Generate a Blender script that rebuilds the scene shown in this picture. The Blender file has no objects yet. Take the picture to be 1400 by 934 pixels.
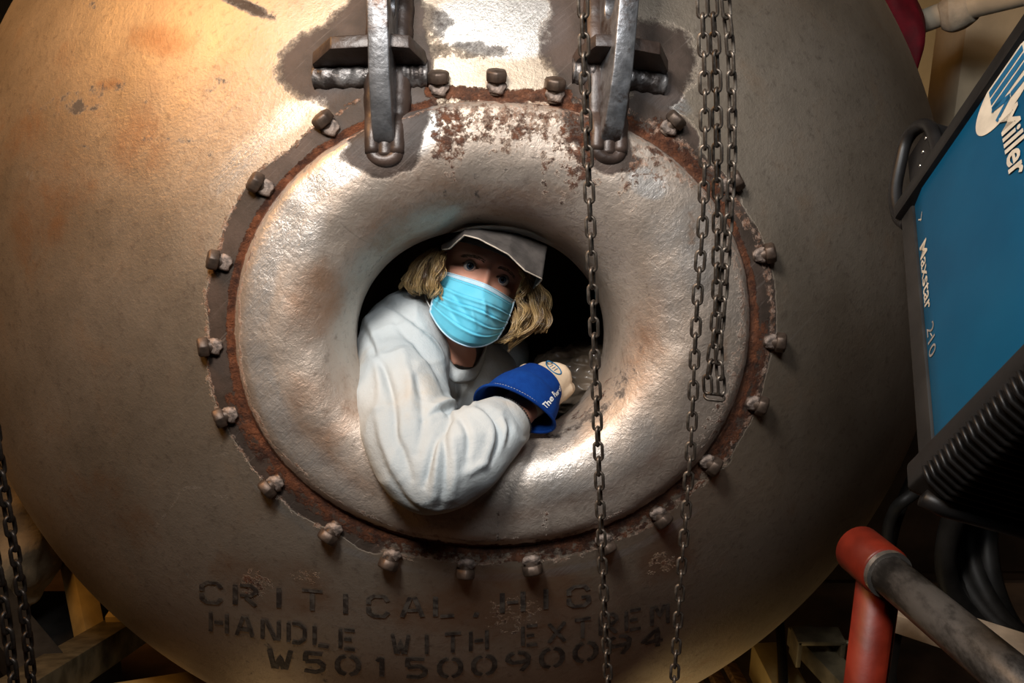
import bpy, bmesh, math, random
import numpy as np
from mathutils import Vector, Matrix, Quaternion
from mathutils.bvhtree import BVHTree

random.seed(7)
RNG = np.random.default_rng(7)
SC = bpy.context.scene
COL = SC.collection

# ------------------------------------------------------------------ camera
PITCH = math.radians(18.0)
CAM_Z = 2.0
F = 35.0 / 36.0 * 1400.0
cam_data = bpy.data.cameras.new('camera')
cam_data.lens = 35.0
cam_data.sensor_width = 36.0
cam_data.clip_start = 0.05
cam = bpy.data.objects.new('camera', cam_data)
COL.objects.link(cam)
cam.location = (0, 0, CAM_Z)
cam.rotation_euler = (math.radians(90) - PITCH, 0, 0)
SC.camera = cam

CP, SP = math.cos(PITCH), math.sin(PITCH)
# camera-frame vectors (right, up, forward) -> world
def c2w(v):
    x, y, d = v
    return Vector((x, d * CP + y * SP, CAM_Z + y * CP - d * SP))
def c2wd(v):
    x, y, d = v
    return Vector((x, d * CP + y * SP, y * CP - d * SP))
def w2c_arr(P):
    P = np.asarray(P, float)
    x = P[:, 0]; Y = P[:, 1]; Z = P[:, 2] - CAM_Z
    return np.stack([x, Y * SP + Z * CP, Y * CP - Z * SP], 1)
def atc(px, py, d):
    return np.array([(px - 700) / F * d, (467 - py) / F * d, d])
def at(px, py, d):
    return c2w(atc(px, py, d))
def pix(P):
    c = w2c_arr(P)
    return np.stack([700 + c[:, 0] / c[:, 2] * F, 467 - c[:, 1] / c[:, 2] * F], 1)

# ------------------------------------------------------------------ world, lamps, exposure
w = bpy.data.worlds.new('world')
SC.world = w
w.use_nodes = True
w.node_tree.nodes['Background'].inputs[0].default_value = (1.0, 0.86, 0.68, 1)
w.node_tree.nodes['Background'].inputs[1].default_value = 0.007
SC.view_settings.view_transform = 'Standard'
SC.view_settings.look = 'None'
SC.view_settings.gamma = 1.0
SC.view_settings.exposure = 0.0
try:
    SC.view_settings.use_curve_mapping = False
except Exception:
    pass
SC.cycles.max_bounces = 6
SC.cycles.use_denoising = True

def area(name, loc, target, size, power, color, size_y=None, spread=180):
    l = bpy.data.lights.new(name, 'AREA')
    l.energy = power
    l.color = color
    l.size = size
    l.spread = math.radians(spread)
    if size_y:
        l.shape = 'RECTANGLE'; l.size_y = size_y
    o = bpy.data.objects.new(name, l)
    COL.objects.link(o)
    o.location = loc
    o.rotation_euler = (Vector(target) - Vector(loc)).to_track_quat('-Z', 'Y').to_euler()
    return o
TC = c2w((-0.13826812, 0.21368261, 2.78694097))   # tank centre
area('key_lamp', (-0.42, 0.48, 2.95), (0.0, 1.7, 1.5), 0.40, 12.0, (1.0, 0.96, 0.91), spread=95)
area('warm_lamp', (-2.0, 1.2, 3.7), (-.7, 2.0, 2.2), 1.0, 20, (1.0, 0.50, 0.15), spread=110)
area('fill_lamp', (0.30, 0.25, 3.1), (0.1, 1.7, 1.7), 0.5, 4.4, (0.92, 0.96, 1.0), spread=95)
area('low_fill_left', (-0.75, 1.75, 0.12), (-0.45, 2.5, 0.35), 0.15, .45, (1.0, 0.7, 0.35))  # added light near the floor, stands in for warm bounce under the tank
area('low_fill_right', (0.50, 1.75, 0.25), (0.50, 2.6, 0.40), 0.2, 1.1, (1.0, 0.75, 0.38))  # added low light to brighten the yellow beam and tank underside
area('back_lamp', (2.2, 3.2, 3.3), (2.2, 4.4, 1.6), 0.6, 9, (1.0, 0.78, 0.5), spread=80)

# ------------------------------------------------------------------ helpers
def link(o):
    COL.objects.link(o); return o
def mesh_np(name, V, faces, mat=None, smooth=True):
    me = bpy.data.meshes.new(name)
    me.from_pydata([tuple(map(float, v)) for v in V], [], faces)
    if smooth:
        me.polygons.foreach_set('use_smooth', [True] * len(me.polygons))
    if mat:
        me.materials.append(mat)
    me.update()
    return me
def set_attr(me, name, arr):
    a = me.attributes.new(name, 'FLOAT', 'POINT')
    a.data.foreach_set('value', np.asarray(arr, np.float32))
def empty(name, loc, label, cat, group=None):
    o = bpy.data.objects.new(name, None)
    o.empty_display_size = 0.05
    link(o)
    o.location = loc
    o['label'] = label; o['category'] = cat
    if group: o['group'] = group
    return o
def obj(name, me, parent=None, label=None, loc=None):
    o = bpy.data.objects.new(name, me)
    link(o)
    if parent is not None:
        o.parent = parent
        p = parent; M = Matrix.Identity(4)
        chain = []
        while p is not None:
            chain.append(p); p = p.parent
        for q in reversed(chain):
            M = M @ q.matrix_parent_inverse @ Matrix.LocRotScale(q.location, q.rotation_euler, q.scale)
        o.matrix_parent_inverse = M.inverted()
    if label: o['label'] = label
    return o
def tag(o, label, cat, group=None):
    o['label'] = label; o['category'] = cat
    if group: o['group'] = group
    return o
def structure(o):
    o['kind'] = 'structure'; return o

def grid_faces(n, m, close_v=True, close_u=False):
    """n rings of m verts"""
    f = []
    for i in range(n if close_u else n - 1):
        i2 = (i + 1) % n
        for j in range(m if close_v else m - 1):
            j2 = (j + 1) % m
            f.append((i * m + j, i * m + j2, i2 * m + j2, i2 * m + j))
    return f
def tube_arrays(pts, rad, sides=10, cap=True, flat=None):
    P = [np.array(p, float) for p in pts]
    n = len(P)
    R = rad if hasattr(rad, '__len__') else [rad] * n
    T = []
    for i in range(n):
        t = P[min(i + 1, n - 1)] - P[max(i - 1, 0)]
        T.append(t / (np.linalg.norm(t) + 1e-12))
    u = np.cross(T[0], [0, 0, 1.0])
    if np.linalg.norm(u) < 1e-3: u = np.cross(T[0], [1.0, 0, 0])
    u /= np.linalg.norm(u)
    V = []
    for i in range(n):
        u = u - T[i] * (u @ T[i]); u /= np.linalg.norm(u)
        v = np.cross(T[i], u)
        for k in range(sides):
            a = 2 * math.pi * k / sides
            V.append(P[i] + R[i] * (math.cos(a) * u + math.sin(a) * v))
    fc = grid_faces(n, sides)
    if cap:
        fc.append(tuple(range(sides - 1, -1, -1)))
        fc.append(tuple((n - 1) * sides + k for k in range(sides)))
    return V, fc
class MB:
    """collects geometry into one mesh"""
    def __init__(s): s.V = []; s.F = []; s.M = []
    def add(s, V, F, m=0):
        o = len(s.V)
        s.V += [tuple(map(float, v)) for v in V]
        s.F += [tuple(i + o for i in f) for f in F]
        s.M += [m] * len(F)
    def tube(s, pts, rad, sides=10, cap=True, m=0):
        V, F = tube_arrays(pts, rad, sides, cap); s.add(V, F, m)
    def box(s, c, ax, ay, az, m=0):
        """centre and three half-axis vectors"""
        c, ax, ay, az = [np.array(q, float) for q in (c, ax, ay, az)]
        V = [c + i * ax + j * ay + k * az for i in (-1, 1) for j in (-1, 1) for k in (-1, 1)]
        F = [(0, 1, 3, 2), (4, 6, 7, 5), (0, 4, 5, 1), (2, 3, 7, 6), (0, 2, 6, 4), (1, 5, 7, 3)]
        if np.dot(np.cross(ax, ay), az) < 0: F = [f[::-1] for f in F]
        s.add(V, F, m)
    def build(s, name, mats, smooth=False, bevel=0, seg=2, angle=35):
        me = bpy.data.meshes.new(name)
        me.from_pydata(s.V, [], s.F)
        for q in (mats if isinstance(mats, (list, tuple)) else [mats]): me.materials.append(q)
        me.polygons.foreach_set('material_index', s.M)
        if bevel:
            bm = bmesh.new(); bm.from_mesh(me)
            es = [e for e in bm.edges if len(e.link_faces) == 2 and e.calc_face_angle(0) > math.radians(angle)]
            bmesh.ops.bevel(bm, geom=es, offset=bevel, segments=seg, affect='EDGES', profile=0.6, clamp_overlap=True)
            bm.to_mesh(me); bm.free()
        me.polygons.foreach_set('use_smooth', [bool(smooth) or bool(bevel)] * len(me.polygons))
        me.update()
        if bevel or smooth == 'auto':
            try: me.set_sharp_from_angle(angle=math.radians(40))
            except Exception: pass
        return me
def spline(pts, n):
    """Catmull-Rom through pts (k,dims) -> n samples"""
    P = np.asarray(pts, float)
    if P.ndim == 1: P = P[:, None]
    k = len(P)
    Q = np.vstack([2 * P[0] - P[1], P, 2 * P[-1] - P[-2]])
    t = np.linspace(0, k - 1 - 1e-9, n)
    i = t.astype(int); u = (t - i)[:, None]
    p0, p1, p2, p3 = Q[i], Q[i + 1], Q[i + 2], Q[i + 3]
    return 0.5 * (2 * p1 + (p2 - p0) * u + (2 * p0 - 5 * p1 + 4 * p2 - p3) * u**2 + (3 * p1 - p0 - 3 * p2 + p3) * u**3)
def sstep(a, b, x):
    t = np.clip((np.asarray(x, float) - a) / (b - a), 0, 1)
    return t * t * (3 - 2 * t)
# smooth value noise in numpy, for folds and uneven edges
_perm = np.random.default_rng(3).random((64, 64, 64))
def vnoise(P, scale):
    P = np.asarray(P, float) * scale + 1000.0
    i = np.floor(P).astype(int); f = P - i; f = f * f * (3 - 2 * f)
    r = 0
    for dx in (0, 1):
        for dy in (0, 1):
            for dz in (0, 1):
                wgt = (f[:, 0] if dx else 1 - f[:, 0]) * (f[:, 1] if dy else 1 - f[:, 1]) * (f[:, 2] if dz else 1 - f[:, 2])
                r = r + wgt * _perm[(i[:, 0] + dx) % 64, (i[:, 1] + dy) % 64, (i[:, 2] + dz) % 64]
    return r
def evaluated(me, mods):
    """apply modifiers to a mesh, return a new mesh"""
    o = bpy.data.objects.new('tmp', me); link(o)
    for typ, props in mods:
        m = o.modifiers.new('m', typ)
        for k, v in props.items(): setattr(m, k, v)
    dg = bpy.context.evaluated_depsgraph_get()
    dg.update()
    out = bpy.data.meshes.new_from_object(o.evaluated_get(dg))
    bpy.data.objects.remove(o)
    return out
def get_v(me):
    a = np.empty(len(me.vertices) * 3, np.float64); me.vertices.foreach_get('co', a); return a.reshape(-1, 3)
def get_n(me):
    a = np.empty(len(me.vertices) * 3, np.float32); me.vertices.foreach_get('normal', a); return a.reshape(-1, 3).astype(float)
def set_v(me, V):
    me.vertices.foreach_set('co', np.asarray(V, np.float64).ravel()); me.update()
def smooth_on(me):
    me.polygons.foreach_set('use_smooth', [True] * len(me.polygons))

# ------------------------------------------------------------------ node helper
class N:
    def __init__(s, name):
        s.m = bpy.data.materials.new(name); s.m.use_nodes = True
        s.t = s.m.node_tree; s.b = s.t.nodes['Principled BSDF']
    def node(s, t, **kw):
        n = s.t.nodes.new(t)
        for k, v in kw.items(): setattr(n, k, v)
        return n
    def put(s, sock, v):
        if isinstance(v, bpy.types.NodeSocket): s.t.links.new(v, sock)
        elif v is not None:
            if hasattr(v, '__len__') and len(v) == 3 and sock.type == 'RGBA': v = (*v, 1)
            sock.default_value = v
    def coord(s, scale=None, which='Object', rot=None):
        c = s.node('ShaderNodeTexCoord').outputs[which]
        if scale is None and rot is None: return c
        if rot is not None and scale is not None: c = s.coord(None, which, rot); rot = None
        m = s.node('ShaderNodeMapping'); s.put(m.inputs[0], c)
        if scale is not None: m.inputs['Scale'].default_value = scale if hasattr(scale, '__len__') else (scale,) * 3
        if rot is not None: m.inputs['Rotation'].default_value = rot
        return m.outputs[0]
    def noise(s, scale=5, detail=4, rough=.55, vec=None, dist=0, col=False):
        n = s.node('ShaderNodeTexNoise')
        s.put(n.inputs['Vector'], vec if vec is not None else s.coord())
        n.inputs['Scale'].default_value = scale; n.inputs['Detail'].default_value = detail
        n.inputs['Roughness'].default_value = rough; n.inputs['Distortion'].default_value = dist
        return n.outputs['Color' if col else 0]
    def vor(s, scale, vec=None, feature='F1', out=0):
        n = s.node('ShaderNodeTexVoronoi', feature=feature)
        s.put(n.inputs['Vector'], vec if vec is not None else s.coord())
        n.inputs['Scale'].default_value = scale
        return n.outputs[out]
    def math(s, op, a, b=None, c=None, clamp=False):
        n = s.node('ShaderNodeMath', operation=op, use_clamp=clamp)
        s.put(n.inputs[0], a)
        if b is not None: s.put(n.inputs[1], b)
        if c is not None: s.put(n.inputs[2], c)
        return n.outputs[0]
    def ss(s, v, a, b):
        n = s.node('ShaderNodeMapRange', interpolation_type='SMOOTHSTEP')
        s.put(n.inputs[0], v); n.inputs[1].default_value = a; n.inputs[2].default_value = b
        return n.outputs[0]
    def mix(s, f, a, b, mode='MIX'):
        n = s.node('ShaderNodeMix', data_type='RGBA', blend_type=mode)
        s.put(n.inputs[0], f); s.put(n.inputs[6], a); s.put(n.inputs[7], b)
        return n.outputs[2]
    def mixf(s, f, a, b):
        n = s.node('ShaderNodeMix', data_type='FLOAT')
        s.put(n.inputs[0], f); s.put(n.inputs[2], a); s.put(n.inputs[3], b)
        return n.outputs[0]
    def attr(s, name):
        return s.node('ShaderNodeAttribute', attribute_name=name).outputs['Fac']
    def bump(s, h, strength=.3, dist=.002, prev=None):
        n = s.node('ShaderNodeBump')
        n.inputs['Strength'].default_value = strength; n.inputs['Distance'].default_value = dist
        s.put(n.inputs['Height'], h)
        if prev is not None: s.put(n.inputs['Normal'], prev)
        return n.outputs[0]
    def out(s, col=None, rough=None, metal=None, normal=None, **kw):
        s.put(s.b.inputs['Base Color'], col)
        s.put(s.b.inputs['Roughness'], rough)
        s.put(s.b.inputs['Metallic'], metal)
        if normal is not None: s.put(s.b.inputs['Normal'], normal)
        for k, v in kw.items(): s.put(s.b.inputs[k.replace('_', ' ')], v)
        return s.m
def simple(name, col, rough=.5, metal=0, var=.25, scale=12, bump=.15, bdist=.002, bscale=60, **kw):
    n = N(name)
    v = n.noise(scale, 5)
    dark = tuple(c * (1 - var) for c in col); lite = tuple(min(1, c * (1 + var)) for c in col)
    c = n.mix(n.ss(v, .3, .7), dark, lite)
    return n.out(c, n.mixf(v, max(0, rough - .1), min(1, rough + .1)), metal, n.bump(n.noise(bscale, 5), bump, bdist), **kw)

# ------------------------------------------------------------------ materials
def steel_mat(name, base_a, base_b, rust_bias=0.0, hammered=0.0, metal=.66, r0=.42):
    n = N(name)
    co = n.coord()
    big = n.noise(2.2, 5, .6, co, .4)
    mid = n.noise(9, 6, .65, co, .3)
    fine = n.noise(70, 6, .7, co)
    spk = n.noise(240, 3, .7, co)
    scr = n.noise(6, 5, .7, n.coord((1.0, 1.0, 38.0), rot=(.3, .75, .2)))
    scr2 = n.noise(5, 4, .7, n.coord((45.0, 1.5, 1.5), rot=(.1, .5, .4)))
    c = n.mix(n.ss(big, .32, .68), base_a, base_b)
    c = n.mix(n.math('MULTIPLY', n.ss(mid, .52, .75), .35), c, (.33, .19, .10))         # tea-coloured staining
    c = n.mix(n.math('MULTIPLY', n.ss(fine, .5, .75), .5), c, (.17, .125, .10))
    c = n.mix(n.math('MULTIPLY', n.ss(scr, .58, .74), .12), c, (.85, .80, .74))
    c = n.mix(n.math('MULTIPLY', n.ss(scr2, .64, .74), .35), c, (.10, .085, .075))
    rough = n.math('ADD', n.math('MULTIPLY', mid, .25), r0)
    # bare brushed steel
    brush = n.noise(14, 5, .75, n.coord((1.2, 1.2, 60.0), rot=(.25, .75, .1)))
    bare = n.math('ADD', n.attr('bare'), n.math('MULTIPLY', n.math('SUBTRACT', mid, .5), 1.1))
    bare = n.ss(bare, .35, .75)
    c = n.mix(n.math('MULTIPLY', bare, .8), c, n.mix(n.ss(brush, .35, .65), (.40, .37, .34), (.72, .69, .66)))
    rough = n.mixf(bare, rough, .38)
    # warm oxide bloom
    st = n.ss(n.math('ADD', n.attr('stain'), n.math('MULTIPLY', n.math('SUBTRACT', mid, .5), 1.4)), .3, 1.0)
    c = n.mix(n.math('MULTIPLY', st, .65), c, (.30, .14, .06))
    # loose dark grime
    dk = n.ss(n.math('ADD', n.attr('dark'), n.math('MULTIPLY', n.math('SUBTRACT', n.noise(45, 5, .75, co), .5), 1.7)), .5, .75)
    c = n.mix(n.math('MULTIPLY', dk, .85), c, (.045, .035, .03))
    # primer, soft uneven edge
    pr = n.ss(n.math('ADD', n.attr('primer'), n.math('MULTIPLY', n.math('SUBTRACT', n.noise(38, 8, .78, co), .5), 1.0)), .40, .66)
    pcol = n.mix(n.ss(n.noise(16, 5, .6, co), .35, .7), (.022, .013, .010), (.060, .038, .030))
    pcol = n.mix(n.math('MULTIPLY', n.ss(scr, .58, .7), .22), pcol, (.30, .25, .22))
    c = n.mix(n.math('MULTIPLY', pr, .93), c, pcol)
    # pale crust then rust
    cr = n.ss(n.math('ADD', n.attr('crust'), n.math('MULTIPLY', n.math('SUBTRACT', n.noise(85, 6, .75, co), .5), 1.6)), .5, .72)
    c = n.mix(n.math('MULTIPLY', cr, .8), c, n.mix(n.ss(fine, .4, .65), (.30, .15, .09), (.62, .44, .34)))
    ru = n.ss(n.math('ADD', n.math('ADD', n.attr('rust'), rust_bias), n.math('MULTIPLY', n.math('SUBTRACT', n.noise(60, 7, .75, co), .5), 1.5)), .5, .68)
    rcol = n.mix(n.ss(n.noise(35, 6, .7, co), .35, .68), (.055, .022, .014), (.22, .075, .032))
    c = n.mix(n.math('MULTIPLY', ru, .93), c, rcol)
    paint = n.math('MAXIMUM', pr, n.math('MAXIMUM', ru, dk))
    rough = n.mixf(paint, rough, .6)
    rough = n.mixf(ru, rough, .85)
    met = n.mixf(n.math('MAXIMUM', n.math('MAXIMUM', ru, dk), n.math('MULTIPLY', cr, .7)), n.mixf(pr, metal, .0), 0.0)
    h = n.math('ADD', n.math('MULTIPLY', fine, .5), n.math('MULTIPLY', n.noise(80, 4, .65, co, .6), hammered * 1.3))
    h = n.math('ADD', h, n.math('MULTIPLY', spk, .25))
    h = n.math('ADD', h, n.math('MULTIPLY', scr, .08))
    h = n.math('ADD', h, n.math('MULTIPLY', n.ss(n.noise(60, 7, .75, co), .4, .7), n.math('MULTIPLY', n.math('MAXIMUM', ru, cr), 2.5)))
    h = n.math('SUBTRACT', h, n.math('MULTIPLY', pr, .6))
    nb = n.bump(h, .75, .0026)
    nb = n.bump(n.noise(1.7, 3, .5, co), .35, .03, nb)
    return n.out(c, rough, met, nb, Specular_IOR_Level=n.mixf(paint, .5, .22))
M_SHELL = steel_mat('scuffed_steel', (.36, .285, .21), (.50, .415, .33), metal=.80, r0=.38)
M_RING = steel_mat('cast_steel', (.42, .34, .275), (.60, .51, .435), hammered=.6)
M_INSIDE = simple('dark_inside_steel', (.045, .03, .024), .8, .2, .5, 6)
M_BOLT = simple('rusty_bolt_steel', (.10, .068, .05), .5, .6, .45, 40, .4)
M_WELD = simple('weld_bead', (.22, .165, .135), .65, .2, .6, 60, .9, .005, 90)
M_LUG = (lambda n: n.out(
    n.mix(n.ss(n.noise(16, 6, .7), .5, .66), n.mix(n.ss(n.noise(45, 4), .3, .7), (.17, .17, .175), (.32, .32, .33)), (.085, .058, .046)),
    n.mixf(n.noise(20, 5), .3, .5), .8, n.bump(n.noise(60, 6), .5, .003)))(N('lug_steel'))
M_LUGDARK = simple('primed_gusset_steel', (.048, .031, .024), .42, .15, .45, 18, .5, .004, 40)
M_FILLET = (lambda n: n.out(n.mix(n.ss(n.noise(30, 5), .45, .68), (.06, .048, .043), (.34, .32, .31)), .42, .6,
    n.bump(n.noise(50, 5), .8, .006)))(N('fillet_weld'))
M_CHAIN = (lambda n: n.out(n.mix(n.ss(n.noise(90, 5), .45, .7), (.095, .074, .058), (.24, .20, .162)), n.mixf(n.noise(60, 4), .32, .52), .7,
    n.bump(n.noise(220, 4), .35, .001)))(N('worn_chain_steel'))
M_CHAINDARK = simple('oily_chain_steel', (.045, .036, .03), .42, .7, .4, 80, .3)
M_STENCIL = (lambda n: n.out(n.mix(n.ss(n.noise(60, 6, .7), .4, .62), (.045, .032, .026), (.15, .12, .095)), .6, .2))(N('faded_stencil_paint'))

M_BLUE = (lambda n: n.out(n.mix(n.ss(n.noise(5, 6), .3, .7), (.001, .062, .14), (.0015, .082, .175)), n.mixf(n.noise(12, 5), .4, .55), .0,
    n.bump(n.noise(300, 3), .08, .0006), Specular_IOR_Level=.22))(N('blue_enamel'))
M_BLACKPL = simple('black_plastic', (.009, .0085, .0085), .42, 0, .3, 30, .15, Specular_IOR_Level=.3)
M_BLACKSTEEL = simple('black_painted_steel', (.012, .011, .010), .6, .0, .4, 20, .15)
M_WHITEPRINT = simple('pale_print', (.62, .57, .47), .5, 0, .12, 40, .02)
M_DULLPRINT = simple('worn_print', (.30, .28, .26), .5, 0, .3, 90, .02)
M_BLUEPRINT = simple('blue_print', (.006, .11, .24), .5, 0, .1, 40, .02)
M_RED = simple('red_gloss_paint', (.19, .018, .007), .45, 0, .3, 14, .2)
M_REDCLOTH = simple('dark_red_cloth', (.20, .004, .014), .75, 0, .3, 20, .3)
M_GREYPIPE = (lambda n: n.out(n.mix(n.ss(n.noise(16, 7, .7, n.coord((1, .5, 1))), .4, .62), (.03, .03, .03), (.17, .17, .17)), n.mixf(n.noise(9, 5), .35, .55), .45,
    n.bump(n.noise(50, 5), .2, .002)))(N('dull_steel_pipe'))
M_CHROME = simple('bright_steel_band', (.6, .58, .55), .25, .9, .15, 30, .1)
M_BEIGE = simple('beige_wall_paint', (.36, .28, .17), .6, 0, .1, 3, .1, .002, 30)
M_BEIGELT = simple('cream_painted_steel', (.62, .52, .37), .5, 0, .15, 6, .15, .002, 40)
M_WHITEPIPE = simple('cream_pipe_paint', (.70, .62, .48), .4, 0, .12, 10, .15)
M_LAG = simple('pipe_lagging_cloth', (.66, .57, .44), .85, 0, .2, 16, .6, .006, 40)
M_YELLOW = simple('ochre_painted_steel', (.42, .31, .13), .5, 0, .25, 9, .2)
M_ALU = simple('scuffed_cream_channel', (.42, .37, .30), .5, .2, .35, 14, .3)
M_FLOOR = simple('oily_brown_floor', (.075, .042, .024), .7, 0, .5, 5, .4, .004, 30)
M_WOOD = (lambda n: n.out(n.mix(n.ss(n.noise(4, 6, .6, n.coord((2, 30, 30))), .35, .65), (.12, .065, .028), (.30, .18, .08)), .7, 0,
    n.bump(n.noise(6, 5, .6, n.coord((2, 40, 40))), .3, .003)))(N('old_board_wood'))
M_SACK = simple('grimy_canvas', (.19, .145, .09), .9, 0, .3, 9, .6, .006, 50)
M_RUBBER = simple('black_rubber', (.012, .011, .010), .55, 0, .3, 20, .2, Specular_IOR_Level=.3)
M_CLUTTER = simple('tarnished_olive_metal', (.14, .115, .07), .5, .5, .4, 20, .4)
M_CAB = simple('dark_brown_cabinet_paint', (.045, .026, .016), .55, .1, .4, 6, .2)
M_SHOP = simple('dark_shop_wall', (.075, .055, .038), .8, 0, .3, 1.5, .1)

# ------------------------------------------------------------------ the room
def flat_box(name, lo, hi, mat):
    m = MB(); lo = np.array(lo, float); hi = np.array(hi, float); c = (lo + hi) / 2; h = (hi - lo) / 2
    m.box(c, (h[0], 0, 0), (0, h[1], 0), (0, 0, h[2]))
    return structure(obj(name, m.build(name, mat)))
flat_box('floor', (-4, -3, -.1), (4, 5.6, 0), M_FLOOR)
flat_box('wall_back', (-4, 5.6, 0), (4, 5.7, 4.2), M_BEIGE)
flat_box('wall_left', (-4.1, -3, 0), (-4, 5.6, 4.2), M_SHOP)
flat_box('wall_right', (4, -3, 0), (4.1, 5.6, 4.2), M_SHOP)
flat_box('wall_front', (-4, -3.1, 0), (4, -3, 4.2), M_SHOP)
flat_box('ceiling', (-4, -3, 4.2), (4, 5.6, 4.3), M_SHOP)

# ------------------------------------------------------------------ the tank (camera-frame maths, world-frame meshes)
R = 1.25
Cc = np.array([-0.13826812, 0.21368261, 2.78694097])
def nrm(v):
    v = np.asarray(v, float); return v / np.linalg.norm(v)
def hit(px, py):
    r = nrm([(px - 700) / F, (467 - py) / F, 1]); b = r @ Cc
    return r * (b - math.sqrt(max(0, b * b - Cc @ Cc + R * R)))
M0 = hit(668, 450)
NM = nrm([.108, .108, -1.0])
EX = nrm(np.array([1.0, 0, 0]) - NM * NM[0])
EY = np.cross(EX, NM) * 1.0
if EY[1] < 0: EY = -EY
A1, B1 = .476, .393
def ell_center(u):
    k = np.clip((u - .46) / .54, 0, 1)
    return .0065 + (.027 - .0065) * k, .012 * (1 - k)
def sphere_t(x, y):
    """height along NM of the sphere above the plane at M0"""
    o = M0[None] + x[:, None] * EX + y[:, None] * EY - Cc
    b = o @ NM; c = (o * o).sum(1) - R * R
    return -b + np.sqrt(np.maximum(0, b * b - c))
def ring_xy(u, th):
    cx, cy = ell_center(u)
    # slightly squared-off ellipse
    ct, st = np.cos(th), np.sin(th)
    e = 2 / 2.12
    X = np.sign(ct) * np.abs(ct) ** e; Y = np.sign(st) * np.abs(st) ** e
    return cx + A1 * u * X, cy + B1 * u * Y
def to3(x, y, z):
    return M0[None] + x[:, None] * EX + y[:, None] * EY + z[:, None] * NM
def inv_u(P):
    """camera-frame points -> (u, theta) near the manway"""
    d = P - M0
    x = d @ EX; y = d @ EY
    u = np.ones(len(x))
    for _ in range(12):
        cx, cy = ell_center(u)
        u = ((np.abs((x - cx) / A1) ** 2.12) + (np.abs((y - cy) / B1) ** 2.12)) ** (1 / 2.12)
    return u, np.arctan2(y, x)

tank_loc = c2w(Cc); tank_loc.z = 0.0
tank = empty('steel_tank', tank_loc, 'huge round grey steel tank with an open oval manhole ringed by bolts', 'tank')

TH = np.linspace(0, 2 * math.pi, 640, endpoint=False)
# shell: planar rings from u=.885 to 1.0, then spherical out to the far pole
rings = []
for u in (.872, .885, .90, .915, .93, .945, .96, .975, .99, 1.0):
    x, y = ring_xy(u, TH); z = sphere_t(x, y)
    g = -.004 * math.exp(-((u - .90) / .010) ** 2)
    rings.append(to3(x, y, z + g))
D1 = (rings[-1] - Cc) / R
pole = -NM
ang1 = np.arccos(np.clip(D1 @ pole, -1, 1))
perp = D1 - (D1 @ pole)[:, None] * pole; perp /= np.linalg.norm(perp, axis=1)[:, None]
fr = np.r_[np.linspace(0, .62, 190)[1:], np.linspace(.62, .985, 40)[1:]]
for s in fr:
    a = ang1 * (1 - s)
    rings.append(Cc + R * (np.cos(a)[:, None] * pole + np.sin(a)[:, None] * perp))
SH = np.vstack(rings)
m = len(TH)
faces = grid_faces(len(rings), m)
faces.append(tuple((len(rings) - 1) * m + k for k in range(m - 1, -1, -1)))
SHw = np.array([c2w(v) for v in SH])
shell_me = mesh_np('shell', SHw, [f[::-1] for f in faces], M_SHELL)

# manway ring: weld toe, raised pad, roll, bore
prof = []
for u, dz in ((.897, -.004), (.891, .001), (.880, .008), (.868, .0145), (.855, .0185), (.840, .0205), (.82, .0212), (.795, .0210), (.77, .0205)):
    prof.append((u, dz, 0.0))
u1, u0, dep = .745, .462, .150
for ph in np.linspace(0, 90, 30):
    p = math.radians(ph)
    prof.append((u1 - (u1 - u0) * math.sin(p), .0200, -dep * (1 - math.cos(p))))
for k in (.02, .045, .07): prof.append((u0, .0200, -dep - k))
prof += [(u0 + .02, .015, -dep - .078), (u0 + .06, .015, -dep - .075), (u0 + .09, .015, -dep - .05)]
rr = []
for (u, dz, drop) in prof:
    x, y = ring_xy(u, TH)
    zs = sphere_t(x, y)
    if drop < 0 or u < u1:
        xr, yr = ring_xy(max(u, u0 + .1), TH); zs = sphere_t(xr, yr) * .5 + zs * .5
    rr.append(to3(x, y, zs + dz + drop))
RG = np.vstack(rr)
# hammered unevenness
ringP = RG.copy()
nn = vnoise(ringP, 26) - .5
ringP += (nn * .005)[:, None] * NM
RGw = np.array([c2w(v) for v in ringP])
ring_me = mesh_np('manway_ring', RGw, grid_faces(len(rr), m), M_RING)
bm = bmesh.new(); bm.from_mesh(ring_me); bmesh.ops.recalc_face_normals(bm, faces=bm.faces); bm.to_mesh(ring_me); bm.free(); smooth_on(ring_me)

# ---- painted fields (stains, primer, rust), in picture pixels so that they sit where the photo has them, then fixed on the metal
def seg_field(Q, pts, wid, soft=.5):
    """1 inside a stroke of half-width wid, falling to 0 at wid*(1+soft)"""
    d = np.full(len(Q), 1e9)
    wid = np.full(len(pts), wid) if not hasattr(wid, '__len__') else np.asarray(wid, float)
    out = np.zeros(len(Q))
    for i in range(len(pts) - 1):
        a = np.array(pts[i], float); b = np.array(pts[i + 1], float)
        t = np.clip(((Q - a) @ (b - a)) / ((b - a) @ (b - a) + 1e-9), 0, 1)
        dd = np.linalg.norm(Q - (a + t[:, None] * (b - a)), axis=1)
        ww = wid[i] + (wid[i + 1] - wid[i]) * t
        out = np.maximum(out, 1 - sstep(ww * (1 - soft * .5), ww * (1 + soft), dd))
    return out
def blob(Q, x, y, rx, ry, rot=0, soft=.5):
    c, s = math.cos(math.radians(rot)), math.sin(math.radians(rot))
    dx = Q[:, 0] - x; dy = Q[:, 1] - y
    q = np.hypot((dx * c + dy * s) / rx, (-dx * s + dy * c) / ry)
    return 1 - sstep(1 - soft * .5, 1 + soft, q)
def smx(*a):
    r = a[0]
    for b in a[1:]: r = np.maximum(r, b)
    return r
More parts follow.
